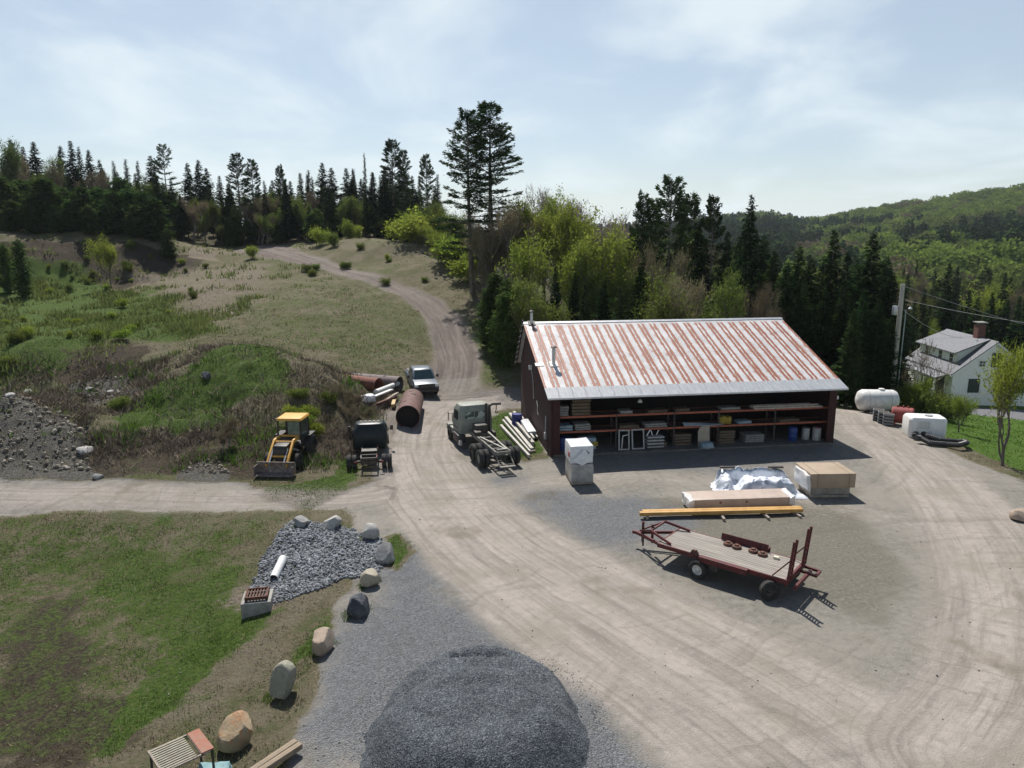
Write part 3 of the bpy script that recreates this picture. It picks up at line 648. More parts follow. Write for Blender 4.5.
for i in range(46):
    px = rnd.uniform(160, 430); treepx(rnd.choice(['bushpine', 'hemlock', 'bushpine', 'olive']), px, rnd.uniform(203, 226), rnd.uniform(125, 131), 'low dark bushy tree at the foot of the ridge wood', 'low dark trees at the foot of the ridge wood', 1.3)
for i in range(30):
    px = rnd.uniform(-20, 165); treepx(rnd.choice(['bushpine', 'olive', 'bushpine']), px, rnd.uniform(178, 205), rnd.uniform(116, 130), 'dense green tree behind the young pines on the left bank', 'green trees behind the young pines', 1.2)
LB = 'mid-height green tree standing in front of the dark spruces on the ridge'; GB = 'leafy trees along the ridge wood'
for i in range(34):
    px = rnd.uniform(165, 440); treepx(rnd.choice(['olive', 'olive', 'hemlock']), px, rnd.uniform(190, 218), rnd.uniform(128, 136), LB, GB, .95)
for i in range(3):
    px = rnd.uniform(165, 270); treepx('bud', px, rnd.uniform(196, 222), rnd.uniform(124, 130), 'brown budding tree low at the edge of the ridge wood behind the track', 'brown trees at the wood edge', 1.2)
for px, py in [(2,132),(42,150),(52,158),(105,165),(133,168),(170,176),(22,165),(86,165),(310,185),(340,190),(118,172),(14,150)]:
    treepx(rnd.choice(['olive', 'olive', 'bud']), px, py+6, rnd.uniform(132, 142), 'thin budding tree between the spruces on the left skyline', 'budding trees on the left skyline', .75)
treepx('greypine', 164, 146, 140, 'tall grey-green pine with airy branches on the left skyline, taller than the spruces beside it', wf=.85)
treepx('pine', 236, 155, 132, 'broad dark pine, left one of a pair standing above the end of the track', var=1, wf=.9)
treepx('pine', 250, 160, 134, 'broad dark pine, right one of a pair standing above the end of the track', var=2, wf=.8)
treepx('pine', 280, 167, 136, 'dark round-topped pine right of the pine pair on the skyline', var=3, wf=.65)
treepx('spire', 364, 153, 138, 'very thin spire-like spruce rising above its neighbours left of the tall dark pine', var=0, wf=.7)
treepx('pine', 390, 142, 128, 'tall dark pine with layered branches on the middle skyline', var=0, wf=.9)
treepx('pine', 403, 152, 130, 'dark pine close against the right side of the taller layered pine', var=1, wf=.75)
treepx('pine', 427, 156, 122, 'dark rounded pine at the right end of the ridge wood', var=2, wf=.7)
for px, py, Yd in [(0,176,114),(20,180,118),(42,178,112),(62,188,116),(80,187,113),(98,188,117),(112,191,114),(128,189,116),(142,192,115),(152,198,113),(30,196,110),(70,200,111),(105,203,112),(-15,178,112),(-35,176,114),(52,205,110),(88,205,110),(135,205,112),(10,200,109)]:
    treepx('bushpine', px, py, Yd, 'dense young pine in the row on top of the left bank', 'young pines on top of the left bank', 1.35)
for px, py, Yd in [(2,244,92),(17,240,90),(-14,236,92)]:
    treepx('bushpine', px, py, Yd, 'small dark pine on the slope at the left edge below the bank', 'small pines at the left edge', .6)
treepx('bushpine', 167, 229, 110, 'small round evergreen alone at the right end of the left bank')
treepx('sapling', 105, 234, 98, 'slender lime green sapling standing before the left bank', wf=.75, var=0)
treepx('shrub', 251, 246, 112, 'round lime green shrub beside the far end of the track', wf=.9)
for px, py, Yd, l in [(320,228,118,'lime green shrub at the left foot of the mound crest'),(347,221,122,'lime green shrub on top of the mound below the dark wood'),(357,226,121,'smaller lime shrub right of the one on the mound top'),(333,234,114,'olive shrub between two lime shrubs on the mound'),(387,258,103,'sparse lime shrub on the mound slope beside the track')]:
    treepx('oliveshrub' if 'olive' in l else 'shrub', px, py, Yd, l, wf=.8)
for i in range(10):
    px, py = rnd.uniform(305, 440), rnd.uniform(245, 285); x, y, z = G(px, py)
    tree('oliveshrub', x, y, rnd.uniform(.5, .9), 'tiny dark green bush dotted over the mound beside the track', 'tiny bushes on the mound', 1.3)
# --- light green wood edge right of the track
for px, py, Yd in [(402,216,112),(412,213,110),(424,218,107),(436,221,104),(447,224,100),(455,232,97),(433,210,114),(463,238,94),(418,206,118),(468,250,90),(444,240,96)]:
    treepx(rnd.choice(['lime', 'shrub', 'shrub']), px, py+6, Yd, 'lime green bushy tree in the thicket right of the track', 'lime trees in the thicket right of the track', 1.5)
for px, py, Yd in [(440,200,112),(455,205,105),(462,212,100),(430,203,118),(482,232,88)]:
    treepx('olive', px, py, Yd, 'olive tree behind the lime thicket right of the track', 'olive trees behind the lime thicket', 1.2)
treepx('bigpine', 471, 114, 84, 'tall pine with a bare straight trunk, left one of the two tallest trees', var=0, wf=1.1, rz=.5)
treepx('bigpine', 491, 106, 86, 'tallest pine of all, full on its right side, right one of the two tallest trees', var=1, wf=1.35, rz=1.2)
for px, py, Yd, kd in [(500,203,78,'bud'),(490,222,76,'bud'),(512,208,82,'bud'),(484,212,90,'bud'),(520,216,80,'bud'),(606,246,88,'bud'),(616,240,92,'bud')]:
    treepx(kd, px, py, Yd, 'brown budding tree in the wood below the two tallest pines', 'brown trees below the tallest pines', 1.1)
for px, py, Yd, l in [(530,198,80,'tall lime green tree, leftmost of those behind the barn'),(545,193,84,'tall lime green tree with an airy top behind the left end of the barn'),(556,203,78,'lime green tree, lower and between two taller lime trees'),(577,222,74,'bright lime tree in front of the bare trees behind the barn'),(592,236,74,'bright lime tree, rightmost and lowest of the lime trees behind the barn'),(566,240,70,'yellow-green bushy tree low behind the left end of the roof'),(540,232,72,'dull lime tree low behind the chimney pipe')]:
    treepx('lime', px, py-4, Yd, l, wf=1.0)
treepx('pinkbare', 590, 192, 92, 'bare grey-pink tree behind the lime trees, right one', wf=1.0, var=0)
treepx('pinkbare', 557, 192, 94, 'bare grey tree behind the lime trees, left one', wf=.8, var=1)
treepx('bud', 573, 200, 90, 'brownish budding tree between the two bare trees', wf=.8)
for px, py, Yd in [(496,272,66),(508,280,64),(488,288,66),(505,292,62)]:
    treepx('bushpine', px, py, Yd, 'low dark pine at the wood edge left of the barn', 'low pines left of the barn', .8)
for px, py, Yd in [(556,262,66),(575,268,66),(592,264,68),(612,262,70),(628,266,68),(545,274,62),(604,276,64),(640,262,66),(665,262,64),(585,280,60),(620,282,60),(655,284,60)]:
    treepx(rnd.choice(['hemlock', 'spruce', 'olive', 'lime', 'olive', 'bud']), px, py+4, Yd, 'tree low behind the left half of the barn roof', 'trees low behind the barn roof', 1.0)
# --- dark conifers behind the barn
for px, py, Yd, l, kd, wf in [(643,197,82,'dark spruce left of the tall pine behind the barn','pine',.6),(672,180,80,'tallest dark pine directly behind the middle of the barn','pine',.85),(690,199,84,'dark pine right behind the tallest one behind the barn','pine',.7),
      (714,200,80,'dark pine with a ragged top behind the middle of the roof','pine',.55),(752,196,80,'dark spruce with a knobbly top, left of the gap to the hill','hemlock',.75),(655,205,86,'dark pine between two taller ones behind the barn','pine',.7),
      (800,246,70,'dark spruce behind the right end of the roof','hemlock',.85),(835,231,72,'tall dark spruce right of the barn roof','hemlock',.85),(874,233,74,'broad dark spruce left of the utility pole','hemlock',.95)]:
    treepx(kd, px, py, Yd, l, wf=wf)
treepx('spire', 626, 215, 130, 'thin dead-looking spire standing alone left of the dark pines', wf=.4)
for px, py, Yd in [(632,232,78),(648,240,74),(700,228,82),(728,232,78),(740,236,84),(765,236,80),(775,250,74),(788,262,68),(812,258,72),(822,262,68),(848,252,70),(858,258,76),(888,256,78),(893,275,72),(845,280,64),(865,290,63),(880,300,62),(826,290,64),(900,300,70),(805,285,66),(785,282,72),(760,272,74),(690,262,68),(720,268,70),(745,262,76),(855,310,60),(892,318,62)]:
    treepx(rnd.choice(['hemlock', 'spruce', 'hemlock']), px, py, Yd, 'dark conifer in the dense stand behind the right half of the barn', 'dark conifers behind the barn', 1.0)
for px, py, Yd in [(660,246,70),(612,236,84),(622,250,80),(640,254,76),(735,268,66),(770,285,62),(708,240,88)]:
    treepx(rnd.choice(['olive', 'bud', 'bud']), px, py, Yd, 'brownish green budding tree among the dark conifers behind the barn', 'budding trees behind the barn', .6)
for px, py, Yd, l in [(683,276,60,'yellowish-brown bushy tree just above the barn roof'),(703,284,59,'pale olive bushy tree just above the barn roof, right of the yellowish one')]:
    treepx('olive' if 'olive' in l else 'bud', px, py, Yd, l, wf=.9)
# --- valley trees in front of the far hill and round the house
for i in range(70):
    px = rnd.uniform(600, 1090); Yd = rnd.uniform(125, 230); py = 262+(230-Yd)*.32+rnd.uniform(-8, 10)
    if px < 740: py -= 22
    kd = rnd.choice(['spruce', 'hemlock', 'spruce', 'spire', 'olive', 'lime', 'bud', 'pine']); dark = kd in ('spruce', 'hemlock', 'spire', 'pine')
    treepx(kd, px, py, Yd, 'dark conifer in the valley wood below the far hill' if dark else 'green leafy tree in the valley wood below the far hill', 'conifers in the valley wood' if dark else 'leafy trees in the valley wood', 1.0)
for px, py, Yd in [(905,285,108),(915,300,112),(930,305,115),(948,296,112),(962,306,114),(978,298,112),(993,292,110),(1008,300,108),(1020,296,106),(925,318,108),(955,318,110),(985,315,106),(1035,290,104),(1050,300,108),(1014,322,106),(970,290,120)]:
    treepx(rnd.choice(['hemlock', 'spruce', 'spruce']), px, py, Yd, 'dark conifer directly behind the white house', 'dark conifers behind the white house', 1.0)
treepx('spruce', 950, 263, 135, 'dark pointed conifer above the house chimney against the lighter wood', wf=.9); treepx('spruce', 1006, 272, 140, 'narrow dark conifer against the lighter wood near the right edge', wf=.8)
treepx('lime', 985, 284, 140, 'bright green tree between dark conifers above the house'); treepx('lime', 925, 318, 112, 'bright green tree behind the left end of the house', wf=.6)
treepx('baretree', 935, 340, 62, 'thin young tree with few leaves in front of the white house', wf=.8, var=0)
treepx('sapling', 921, 376, 58, 'small lime tree left of the thin bare one before the house', wf=1.0, var=0)
x, y, z = G(962, 433); treepx('sapling', 963, 396, y, 'small sparse sapling on the lawn right of the white square tank', wf=1.1, var=1)
x, y, z = G(1011, 466); treepx('sapling', 1019, 348, y, 'lime green young tree on the lawn at the right edge of the photo', wf=.75, var=1, rz=2.)
for px, py, Yd in [(912,388,60),(920,394,58),(932,394,62),(945,398,62)]:
    treepx('oliveshrub', px, py, Yd, 'dark green bush under the young trees behind the tanks', 'bushes behind the tanks', 1.1)
for px, py, Yd in [(880,378,70),(918,384,66),(906,382,74)]:
    treepx('bushpine', px, py, Yd, 'low evergreen at the foot of the conifers behind the tanks', 'low evergreens behind the tanks', 1.0)
# --- weeds and small bushes over the rough ground
for i in range(26):
    px, py = rnd.uniform(-20, 205), rnd.uniform(262, 345)
    if px > 150 and py > 320: continue
    x, y, z = G(px, py); tree(rnd.choice(['shrub', 'oliveshrub', 'shrub']), x, y, rnd.uniform(.4, 1.0), 'small green bush among many in the left field', 'small bushes in the left field', 1.2)
for i in range(14):
    px, py = rnd.uniform(-20, 210), rnd.uniform(246, 285); x, y, z = G(px, py)
    tree('oliveshrub', x, y, rnd.uniform(.5, 1.3), 'low dark bush on the bare bank below the young pines', 'low bushes on the bank', 1.1)
for px, py, h in [(300,418,1.6),(310,410,1.3),(290,405,1.1),(316,425,1.2)]:
    x, y, z = G(px, py+12); tree('shrub', x, y, h*.75, 'yellow-green bush on the mound behind the backhoe', 'yellow-green bushes behind the backhoe', 1.2)
for px, py in [(360,408),(350,415),(368,420),(345,402),(375,430),(383,436),(230,440),(222,447),(355,425)]:
    x, y, z = G(px, py+6); tree('bud', x, y, rnd.uniform(1.2, 1.8), 'brown leafless brush on the slope of the mound', 'leafless brush on the mound', 1.5)
for px, py in [(8,362),(120,405),(330,400),(300,395)]:
    x, y, z = G(px, py+4); tree('oliveshrub', x, y, rnd.uniform(.5, .8), 'dark low weed bush on the grassy mound', 'weed bushes on the grassy mound', 1.5)
# --- far wooded hill: one mass of crowns
def crown_blob(rs, n, kind):
    if kind == 'c':
        f = rs.rand(n)**.6; a = rs.rand(n)*6.283; z = 1-f; r = .26*f*(.5+.5*rs.rand(n)); C = np.c_[np.cos(a)*r, np.sin(a)*r, z*1.2]; Dd = unit(np.c_[np.cos(a), np.sin(a), -.3+0*a]); l = .17
    else:
        C = rdir(n, rs)*(.36+.09*rs.rand(n))[:, None]*np.array([1, 1, .95]); C[:, 2] += .62; Dd = rdir(n, rs); l = .12
    return kites(C, Dd, side(Dd, rs), l*(.7+.6*rs.rand(n)), l*.7)
def forest(name, spots, kind, mat, label, hh, nf=340):
    rs = np.random.RandomState(len(spots)); protos = [crown_blob(rs, nf, kind) for _ in range(5)]; Vs, Qs = [], []; n = 0
    for (x, y, z) in spots:
        V, Qq = protos[rs.randint(5)]; s = hh*(.55+.85*rs.rand()); a = rs.rand()*6.28; ca, sa = math.cos(a), math.sin(a)
        P = V*np.array([s*(1 if kind == 'c' else 1.05), s*(1 if kind == 'c' else 1.05), s]); P = np.c_[P[:, 0]*ca-P[:, 1]*sa+x, P[:, 0]*sa+P[:, 1]*ca+y, P[:, 2]+z-.5]
        Vs.append(P); Qs.append(Qq+n); n += len(P)
    tag(link(name, npmesh(name, np.concatenate(Vs), np.concatenate(Qs)), mat), label, 'woodland', kind='stuff')
fs = {'c': [], 'l': [], 'o': [], 'b': []}
xs = nr.uniform(-60, 1000, 30000); ys = nr.uniform(215, 960, 30000); pxs = 512+F*xs/ys
keep = (pxs > 560) & (pxs < 1130) & (nr.rand(30000) < .42); xs, ys, pxs = xs[keep], ys[keep], pxs[keep]; zs = terr(xs, ys)
nz1 = fbm(xs, ys, 1/70., 3, 61); nz2 = fbm(xs, ys, 1/45., 3, 62); hgt = (zs+13)/80
for i in range(len(xs)):
    con = nz1[i]*2.2 + (.28 if .12 < hgt[i] < .38 else -.42) - (.2 if hgt[i] > .5 else 0)
    if pxs[i] < 790: con += .9
    u = nr.rand()*.5-.25
    k = 'c' if con+u > .15 else ('l' if nz2[i]*1.5+u > -.02 else ('o' if nr.rand() < .6 else 'b'))
    fs[k].append((xs[i], ys[i], zs[i]))
forest('distant_conifers', fs['c'], 'c', M('far_needles', (.022, .044, .018), (.05, .078, .03), .09, 1., spec=0, trans=.1, island=False), 'dark conifers scattered over the far wooded hill', 11)
forest('distant_spring_trees', fs['l'], 'r', M('far_lime', (.10, .15, .034), (.19, .25, .055), .09, 1., spec=0, trans=.35, det=3), 'yellow-green spring trees covering the far hill', 11)
forest('distant_olive_trees', fs['o'], 'r', M('far_olive', (.07, .098, .033), (.13, .17, .045), .09, 1., spec=0, trans=.3, det=3), 'duller green trees scattered over the far hill', 11)
forest('distant_budding_trees', fs['b'], 'r', M('far_bud', (.12, .105, .065), (.16, .135, .09), .03, 1., spec=0, trans=.2, det=3), 'brown budding trees scattered over the far hill', 10)
# ================================================================== THINGS
red_p = M('red_paint', (.10, .010, .013), (.06, .009, .011), 4, .55, bump=.1, c3=(.10, .05, .035)); black_r = M('tyre_rubber', (.018, .018, .018), (.04, .038, .035), 5, .9); white_p = M('white_paint', (.72, .72, .70), (.6, .6, .58), 3, .45)
dark_m = M('dark_metal', (.025, .025, .025), (.06, .05, .045), 6, .6, c3=(.10, .06, .04)); galv = M('galvanised', (.42, .44, .45), (.52, .53, .54), 3, .4, .55); glass = M('window_glass', (.015, .03, .033), (.02, .04, .04), 2, .06, spec=.8)
wood_g = M('grey_wood', (.34, .29, .24), (.22, .18, .15), 5, .85, stretch=(3, 3, .8), bump=.3, c3=(.14, .11, .09)); wood_n = M('new_wood', (.50, .36, .18), (.42, .29, .14), 4, .7, stretch=(1, 1, 1)); glulam = M('yellow_timber', (.48, .28, .085), (.40, .22, .06), 3, .6)
conc = M('concrete', (.30, .29, .27), (.22, .215, .20), 4, .9, bump=.3); rust = M('rust_steel', (.115, .052, .035), (.07, .036, .028), 3, .85, bump=.3, c3=(.17, .08, .05)); rustp = M('rusty_pinkish_steel', (.15, .078, .066), (.09, .05, .042), 2.5, .8, bump=.3, c3=(.19, .11, .095))
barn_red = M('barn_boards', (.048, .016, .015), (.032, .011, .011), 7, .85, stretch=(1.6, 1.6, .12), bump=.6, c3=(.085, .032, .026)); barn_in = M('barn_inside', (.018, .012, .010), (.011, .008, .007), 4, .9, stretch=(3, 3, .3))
def TH(name, label, cat, loc, rz=0., group=None): return empty(name, loc, rz, label, cat, group)
def one(mb, name, mat, label, cat, loc, rz=0., group=None, bevel=0, smooth=False):
    o = mb.build(name, mat, None, smooth, bevel); o.location = loc; o.rotation_euler = (0, 0, rz); return tag(o, label, cat, group)
def wob(o, amp, f=3., seed=0, sub=0):   # crumple a mesh
    import bmesh
    me = o.data
    if sub:
        bm = bmesh.new(); bm.from_mesh(me); bmesh.ops.subdivide_edges(bm, edges=bm.edges[:], cuts=sub, use_grid_fill=True); bm.to_mesh(me); bm.free()
    v = np.empty(len(me.vertices)*3, np.float32); me.vertices.foreach_get('co', v); v = v.reshape(-1, 3); u = v.copy()
    for i in range(3): v[:, i] += amp*2*fbm(u[:, (i+1) % 3]+u[:, i]*.6+seed, u[:, (i+2) % 3]-u[:, i]*.7, f, 4, seed+i)
    me.vertices.foreach_set('co', v.ravel()); me.update(); me.polygons.foreach_set('use_smooth', [True]*len(me.polygons)); return o
# ------------------------------------------------------------------ barn
BO = Vector((2.3, 42.2, 0)); BA = R(8.8); bc, bs = math.cos(BA), math.sin(BA)
def BL(x, y, z=0.): return (BO.x+x*bc-y*bs, BO.y+x*bs+y*bc, z)
def bx_of(px, y, z=0.):                  # position along the barn front seen at column px
    lo, hi = -2, 22
    for _ in range(40):
        m = (lo+hi)/2; p = BL(m, y, z); dep = p[1]*CP-(p[2]-CH)*SP
        if 512+F*p[0]/dep < px: lo = m
        else: hi = m
    return lo
BW, BD, RY, RZ_, EZ, EY = 18.3, 10.7, 8.1, 7.12, 3.72, -.6
sl_f = (RZ_-EZ)/(RY-EY); zf = lambda y: EZ+(y-EY)*sl_f; zb = lambda y: RZ_-(y-RY)*(RZ_-3.9)/(11.1-RY)
barn = TH('barn', 'long dark red open-fronted storage barn with a rust-striped white metal roof', 'barn', tuple(BO), BA)
for x0, x1, nm in ((0, .14, 'wall'), (BW-.14, BW, 'wall')):
    MB().extr([(0, 0), (BD, 0), (BD, zb(BD)-.12), (RY, RZ_-.14), (0, zf(0)-.12)], x0, x1).build(nm, barn_red, barn)
MB().box((BW/2, BD-.08, 1.9), (BW-.3, .14, 3.8)).build('wall', barn_red, barn)
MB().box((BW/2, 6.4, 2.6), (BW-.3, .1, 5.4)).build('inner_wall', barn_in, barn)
MB().box((.34, -.02, 1.9), (.40, .1, 3.75)).build('wall_stub', barn_red, barn); MB().box((BW-.34, -.02, 1.9), (.40, .1, 3.75)).build('wall_stub', barn_red, barn)
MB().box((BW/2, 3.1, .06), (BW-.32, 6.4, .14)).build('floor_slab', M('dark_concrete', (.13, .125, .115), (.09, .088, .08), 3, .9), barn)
MB().box((BW/2, -.02, 3.68), (BW-.8, .12, .28)).build('header_beam', barn_red, barn)
for k in range(1, 9):
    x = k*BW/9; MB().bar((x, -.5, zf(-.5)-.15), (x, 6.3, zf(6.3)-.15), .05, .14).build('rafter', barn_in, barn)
def roof_mat():
    m = D.materials.new('rust_striped_metal'); m.use_nodes = True; nt = m.node_tree; L = nt.links; p = nt.nodes['Principled BSDF']
    tc = nn(nt, 'ShaderNodeTexCoord').outputs['Object']; sp = nn(nt, 'ShaderNodeSeparateXYZ'); L.new(tc, sp.inputs[0])
    def mth(op, a, b=None):
        n = nn(nt, 'ShaderNodeMath', operation=op)
        for i, v in enumerate((a, b)):
            if v is None: continue
            if isinstance(v, (int, float)): n.inputs[i].default_value = v
            else: L.new(v, n.inputs[i])
        return n.outputs[0]
    def mr(v, a, b, c=0., d=1.):
        n = nn(nt, 'ShaderNodeMapRange', interpolation_type='SMOOTHSTEP'); L.new(v, n.inputs['Value'])
        for nm, q in (('From Min', a), ('From Max', b), ('To Min', c), ('To Max', d)): n.inputs[nm].default_value = q
        return n.outputs[0]
    def noise(s, st=(1, 1, 1), d=5):
        mp = nn(nt, 'ShaderNodeMapping'); mp.inputs['Scale'].default_value = st; L.new(tc, mp.inputs['Vector'])
        n = nn(nt, 'ShaderNodeTexNoise', i_Scale=s, i_Detail=d, i_Roughness=.65); L.new(mp.outputs[0], n.inputs['Vector']); return n.outputs['Fac']
    def mix(f, a, b):
        n = nn(nt, 'ShaderNodeMix', data_type='RGBA')
        for s, v in (('Factor', f), ('A', a), ('B', b)):
            if isinstance(v, (int, float)): n.inputs[s].default_value = v
            elif isinstance(v, tuple): n.inputs[s].default_value = c4(v)
            else: L.new(v, n.inputs[s])
        return n.outputs['Result']
    x = sp.outputs[0]; y = sp.outputs[1]; na = noise(1.2, (1, .5, 1)); nb = noise(5, (1, .35, 1)); nc = noise(14)
    u = mth('ADD', mth('FRACT', mth('DIVIDE', mth('ADD', x, mth('MULTIPLY', mth('SUBTRACT', nb, .5), .22)), .83)), 0)
    d = mth('ABSOLUTE', mth('SUBTRACT', u, .5))        # 0 at the seam
    ring = mth('MULTIPLY', mr(d, .34, .24), mr(mth('ADD', d, mth('MULTIPLY', mth('SUBTRACT', na, .5), .25)), .03, .075))
    str_ = mr(mth('ADD', mth('ADD', na, mth('MULTIPLY', nb, .8)), mth('MULTIPLY', ring, .9)), 1.12, 1.42)
    blot = mth('MULTIPLY', mr(mth('ADD', nb, mth('MULTIPLY', na, .5)), (.80), .95), mr(d, .52, .3))
    zone = mr(mth('ADD', y, mth('MULTIPLY', mth('SUBTRACT', nc, .5), .05)), 1.02-.6, 1.08-.6)
    top = mr(y, RY-.25, RY-.6)
    r_ = mth('MULTIPLY', mth('MULTIPLY', mth('MAXIMUM', mth('MULTIPLY', ring, str_), mth('MULTIPLY', blot, .9)), zone), top)
    base = mix(mr(na, .35, .65), (.52, .52, .525), (.40, .405, .415)); base = mix(mr(nb, .48, .68, 0, .6), base, (.46, .40, .37))
    gal = mix(mr(noise(3, (3, .3, 1)), .35, .65), (.26, .275, .30), (.35, .37, .39)); base = mix(zone, gal, base)
    rs_ = mix(mr(nc, .35, .65), (.185, .05, .026), (.30, .11, .055)); rs_ = mix(mr(nb, .55, .7, 0, .5), rs_, (.32, .19, .09))
    c = mix(r_, base, rs_)
    jn = mr(mth('ABSOLUTE', mth('SUBTRACT', y, 3.55)), .03, .0); c = mix(mth('MULTIPLY', jn, .5), c, (.2, .15, .13))
    L.new(c, p.inputs['Base Color']); p.inputs['Roughness'].default_value = .55; p.inputs['Specular IOR Level'].default_value = .4
    wv = mth('MULTIPLY', mth('SINE', mth('MULTIPLY', x, 2*math.pi/.1383)), .012); seam = mth('MULTIPLY', mr(d, .06, .0), .03)
    b = nn(nt, 'ShaderNodeBump', i_Strength=.8, i_Distance=1.0); L.new(mth('ADD', mth('MULTIPLY', wv, .12), seam), b.inputs['Height']); L.new(b.outputs[0], p.inputs['Normal'])
    return m
rm = roof_mat(); ov = .32
roof = MB().extr([(EY, EZ), (EY, EZ-.06), (RY, RZ_-.06), (RY, RZ_)], -ov, BW+ov).build('roof', rm, barn)
MB().extr([(RY+.003, RZ_), (RY+.003, RZ_-.06), (11.1, 3.84), (11.1, 3.9)], -ov, BW+ov).build('roof', rm, barn)
MB().extr([(RY-.22, RZ_-.06), (RY-.22, RZ_-.045), (RY, RZ_+.05), (RY+.22, RZ_-.10), (RY+.22, RZ_-.14), (RY, RZ_+.02)], -ov-.02, BW+ov+.02).build('ridge_cap', galv, barn)
MB().extr([(EY-.02, EZ-.10), (EY-.02, EZ-.005), (EY+.0, EZ-.005), (EY, EZ-.10)], -ov, BW+ov).build('eave_trim', M('eave_white', (.6, .6, .6), (.5, .5, .5), 3, .5), barn)
for xx in (-ov+.02, BW+ov-.06):
    MB().add([], []).bar((xx+.02, EY+.05, EZ-.14), (xx+.02, RY-.05, RZ_-.13), .05, .14).build('rake_board', barn_red, barn); MB().bar((xx+.02, 11.05, 3.75), (xx+.02, RY+.06, RZ_-.16), .05, .14).build('rake_board', barn_red, barn)
for k in range(9):
    y_ = 7.9+k*.4; MB().box((-ov-.05, y_, zb(y_)-.12), (.1, .16, .2)).build('purlin_end', dark_m, barn)
def pipe(x, y, h, r):
    ch = MB().tube([(x, y, zf(y)-.1), (x, y, zf(y)+h)], r, 10).build('stove_pipe', galv, barn, smooth=False)
    MB().lathe([(r*1.9, 0), (r*1.7, .05), (0.01, .14)], (x, y, zf(y)+h+.05), n=10).build('rain_cap', dark_m, ch); MB().box((x, y, zf(y)+.03), (.5, .6, .05), rx=math.atan(sl_f)).build('flashing', white_p if y < 6 else dark_m, ch)
pipe(.25, RY-.15, .75, .10); pipe(.75, 2.9, 1.0, .11)
MB().box((.35-.5, 2.9, zf(2.9)+.02), (.55, .35, .03), rx=math.atan(sl_f)).build('flashing', white_p, barn)
MB().tube([(-.05, 1.3, .8), (-.05, 1.3, 2.2)], .04, 8).build('conduit', galv, barn); MB().box((-.07, 1.3, .95), (.12, .2, .4)).build('meter_box', galv, barn)
MB().box((-.1, 6.4, 4.3), (.18, .3, .28)).build('wall_lamp', white_p, barn); MB().tube([(-.06, 6.2, 4.2), (-.06, 5.6, 3.6), (-.06, 5.3, 2.4)], .015, 5).build('cable', white_p, barn)
MB().tube([(-.06, 4.2, 2.5), (-.06, 3.9, 2.2), (-.06, 4.0, 1.9), (-.06, 3.7, 1.7)], .02, 5).build('cable', white_p, barn)
MB().box((BW+.06, .1, 3.0), (.1, .2, .2)).build('wall_lamp', white_p, barn)
# pallet rack and what stands on it
ry0 = .55; ups = [bx_of(p, ry0) for p in (557.5, 615.5, 673, 717, 773, 828)]
rack = TH('pallet_rack', 'long steel pallet rack with dark uprights and orange-red beams along the open barn front', 'rack', BL(0, ry0, .13), BA)
orange_b = M('orange_beam', (.34, .10, .05), (.26, .07, .04), 3, .6, c3=(.16, .06, .04))
for x in ups:
    mb = MB(); [mb.box((x, yy, 1.13), (.08, .08, 2.26)) for yy in (0, 1.05)]
    for z in (.25, .8, 1.35, 1.9): mb.bar((x, 0, z), (x, 1.05, z+.35), .03)
    mb.build('upright', dark_m, rack)
for a, b in zip(ups[:-1], ups[1:]):
    for z in (1.2, 2.13):
        for yy in (0.05, 1.0): MB().box(((a+b)/2, yy-.06 if yy < .5 else yy, z), (b-a-.1, .05, .12)).build('beam', orange_b, rack)
        MB().box(((a+b)/2, .53, z+.03), (b-a-.1, .92, .03)).build('shelf_deck', dark_m, rack)
def onrack(px0, px1, zlev, h, dep, mat, name, label, cat, n=1, group=None, yo=.1):
    x0, x1 = bx_of(px0, ry0, zlev), bx_of(px1, ry0, zlev); z = {0: .14, 1: 1.38, 2: 2.31}[zlev]
    mb = MB(); hh = h/n
    for k in range(n):
        j = rnd.uniform(-.04, .04); mb.box(((x1-x0)/2+j, dep/2, hh*(k+.42)), ((x1-x0)*(1-.06*rnd.random()), dep, hh*.8), rz=rnd.uniform(-.02, .02))
    return one(mb, name, mat, label, cat, BL(x0, ry0+yo, z), BA, group, bevel=.012)
blu = M('blue_plastic', (.02, .05, .2), (.015, .04, .16), 3, .45); tanb = M('tan_board', (.42, .33, .22), (.34, .26, .17), 4, .8); tealb = M('pale_blue_wrap', (.14, .23, .29), (.30, .36, .39), 3, .5); greyw = M('grey_boxes', (.18, .18, .17), (.26, .25, .23), 4, .8); yelb = M('yellow_sacks', (.34, .25, .04), (.26, .19, .03), 4, .7); brnb = M('brown_boards', (.09, .066, .046), (.14, .105, .07), 5, .8)
onrack(558.5, 569, 2, .62, .8, greyw, 'board_stack', 'small grey stack on the top level of the rack at its left end', 'stack', 4)
onrack(572, 591, 2, 1.0, .85, brnb, 'board_stack', 'taller brown stack of boards on the top level of the rack at its left', 'stack', 5)
wob(onrack(558.5, 573, 1, .35, .8, tealb, 'bag_pile', 'pale blue plastic bags on the middle shelf at the left end of the rack', 'bags', 2), .04, 3, 3, 2)
wob(onrack(575, 591, 1, .42, .8, greyw, 'box_pile', 'grey pile of boxes on the middle shelf right of the pale blue bags', 'boxes', 3), .03, 3, 4, 2)
onrack(560, 572, 0, .95, .8, blu, 'storage_box', 'blue box on the barn floor behind the white wrapped pallets', 'box', 1)
cb_ = onrack(579, 596, 0, .9, .6, tealb, 'wrapped_carton', 'pale blue wrapped carton with a yellowish band right of the blue box', 'carton', 1)
MB().box((.75, -.012, .35), (.9, .02, .28)).build('band', yelb, cb_)
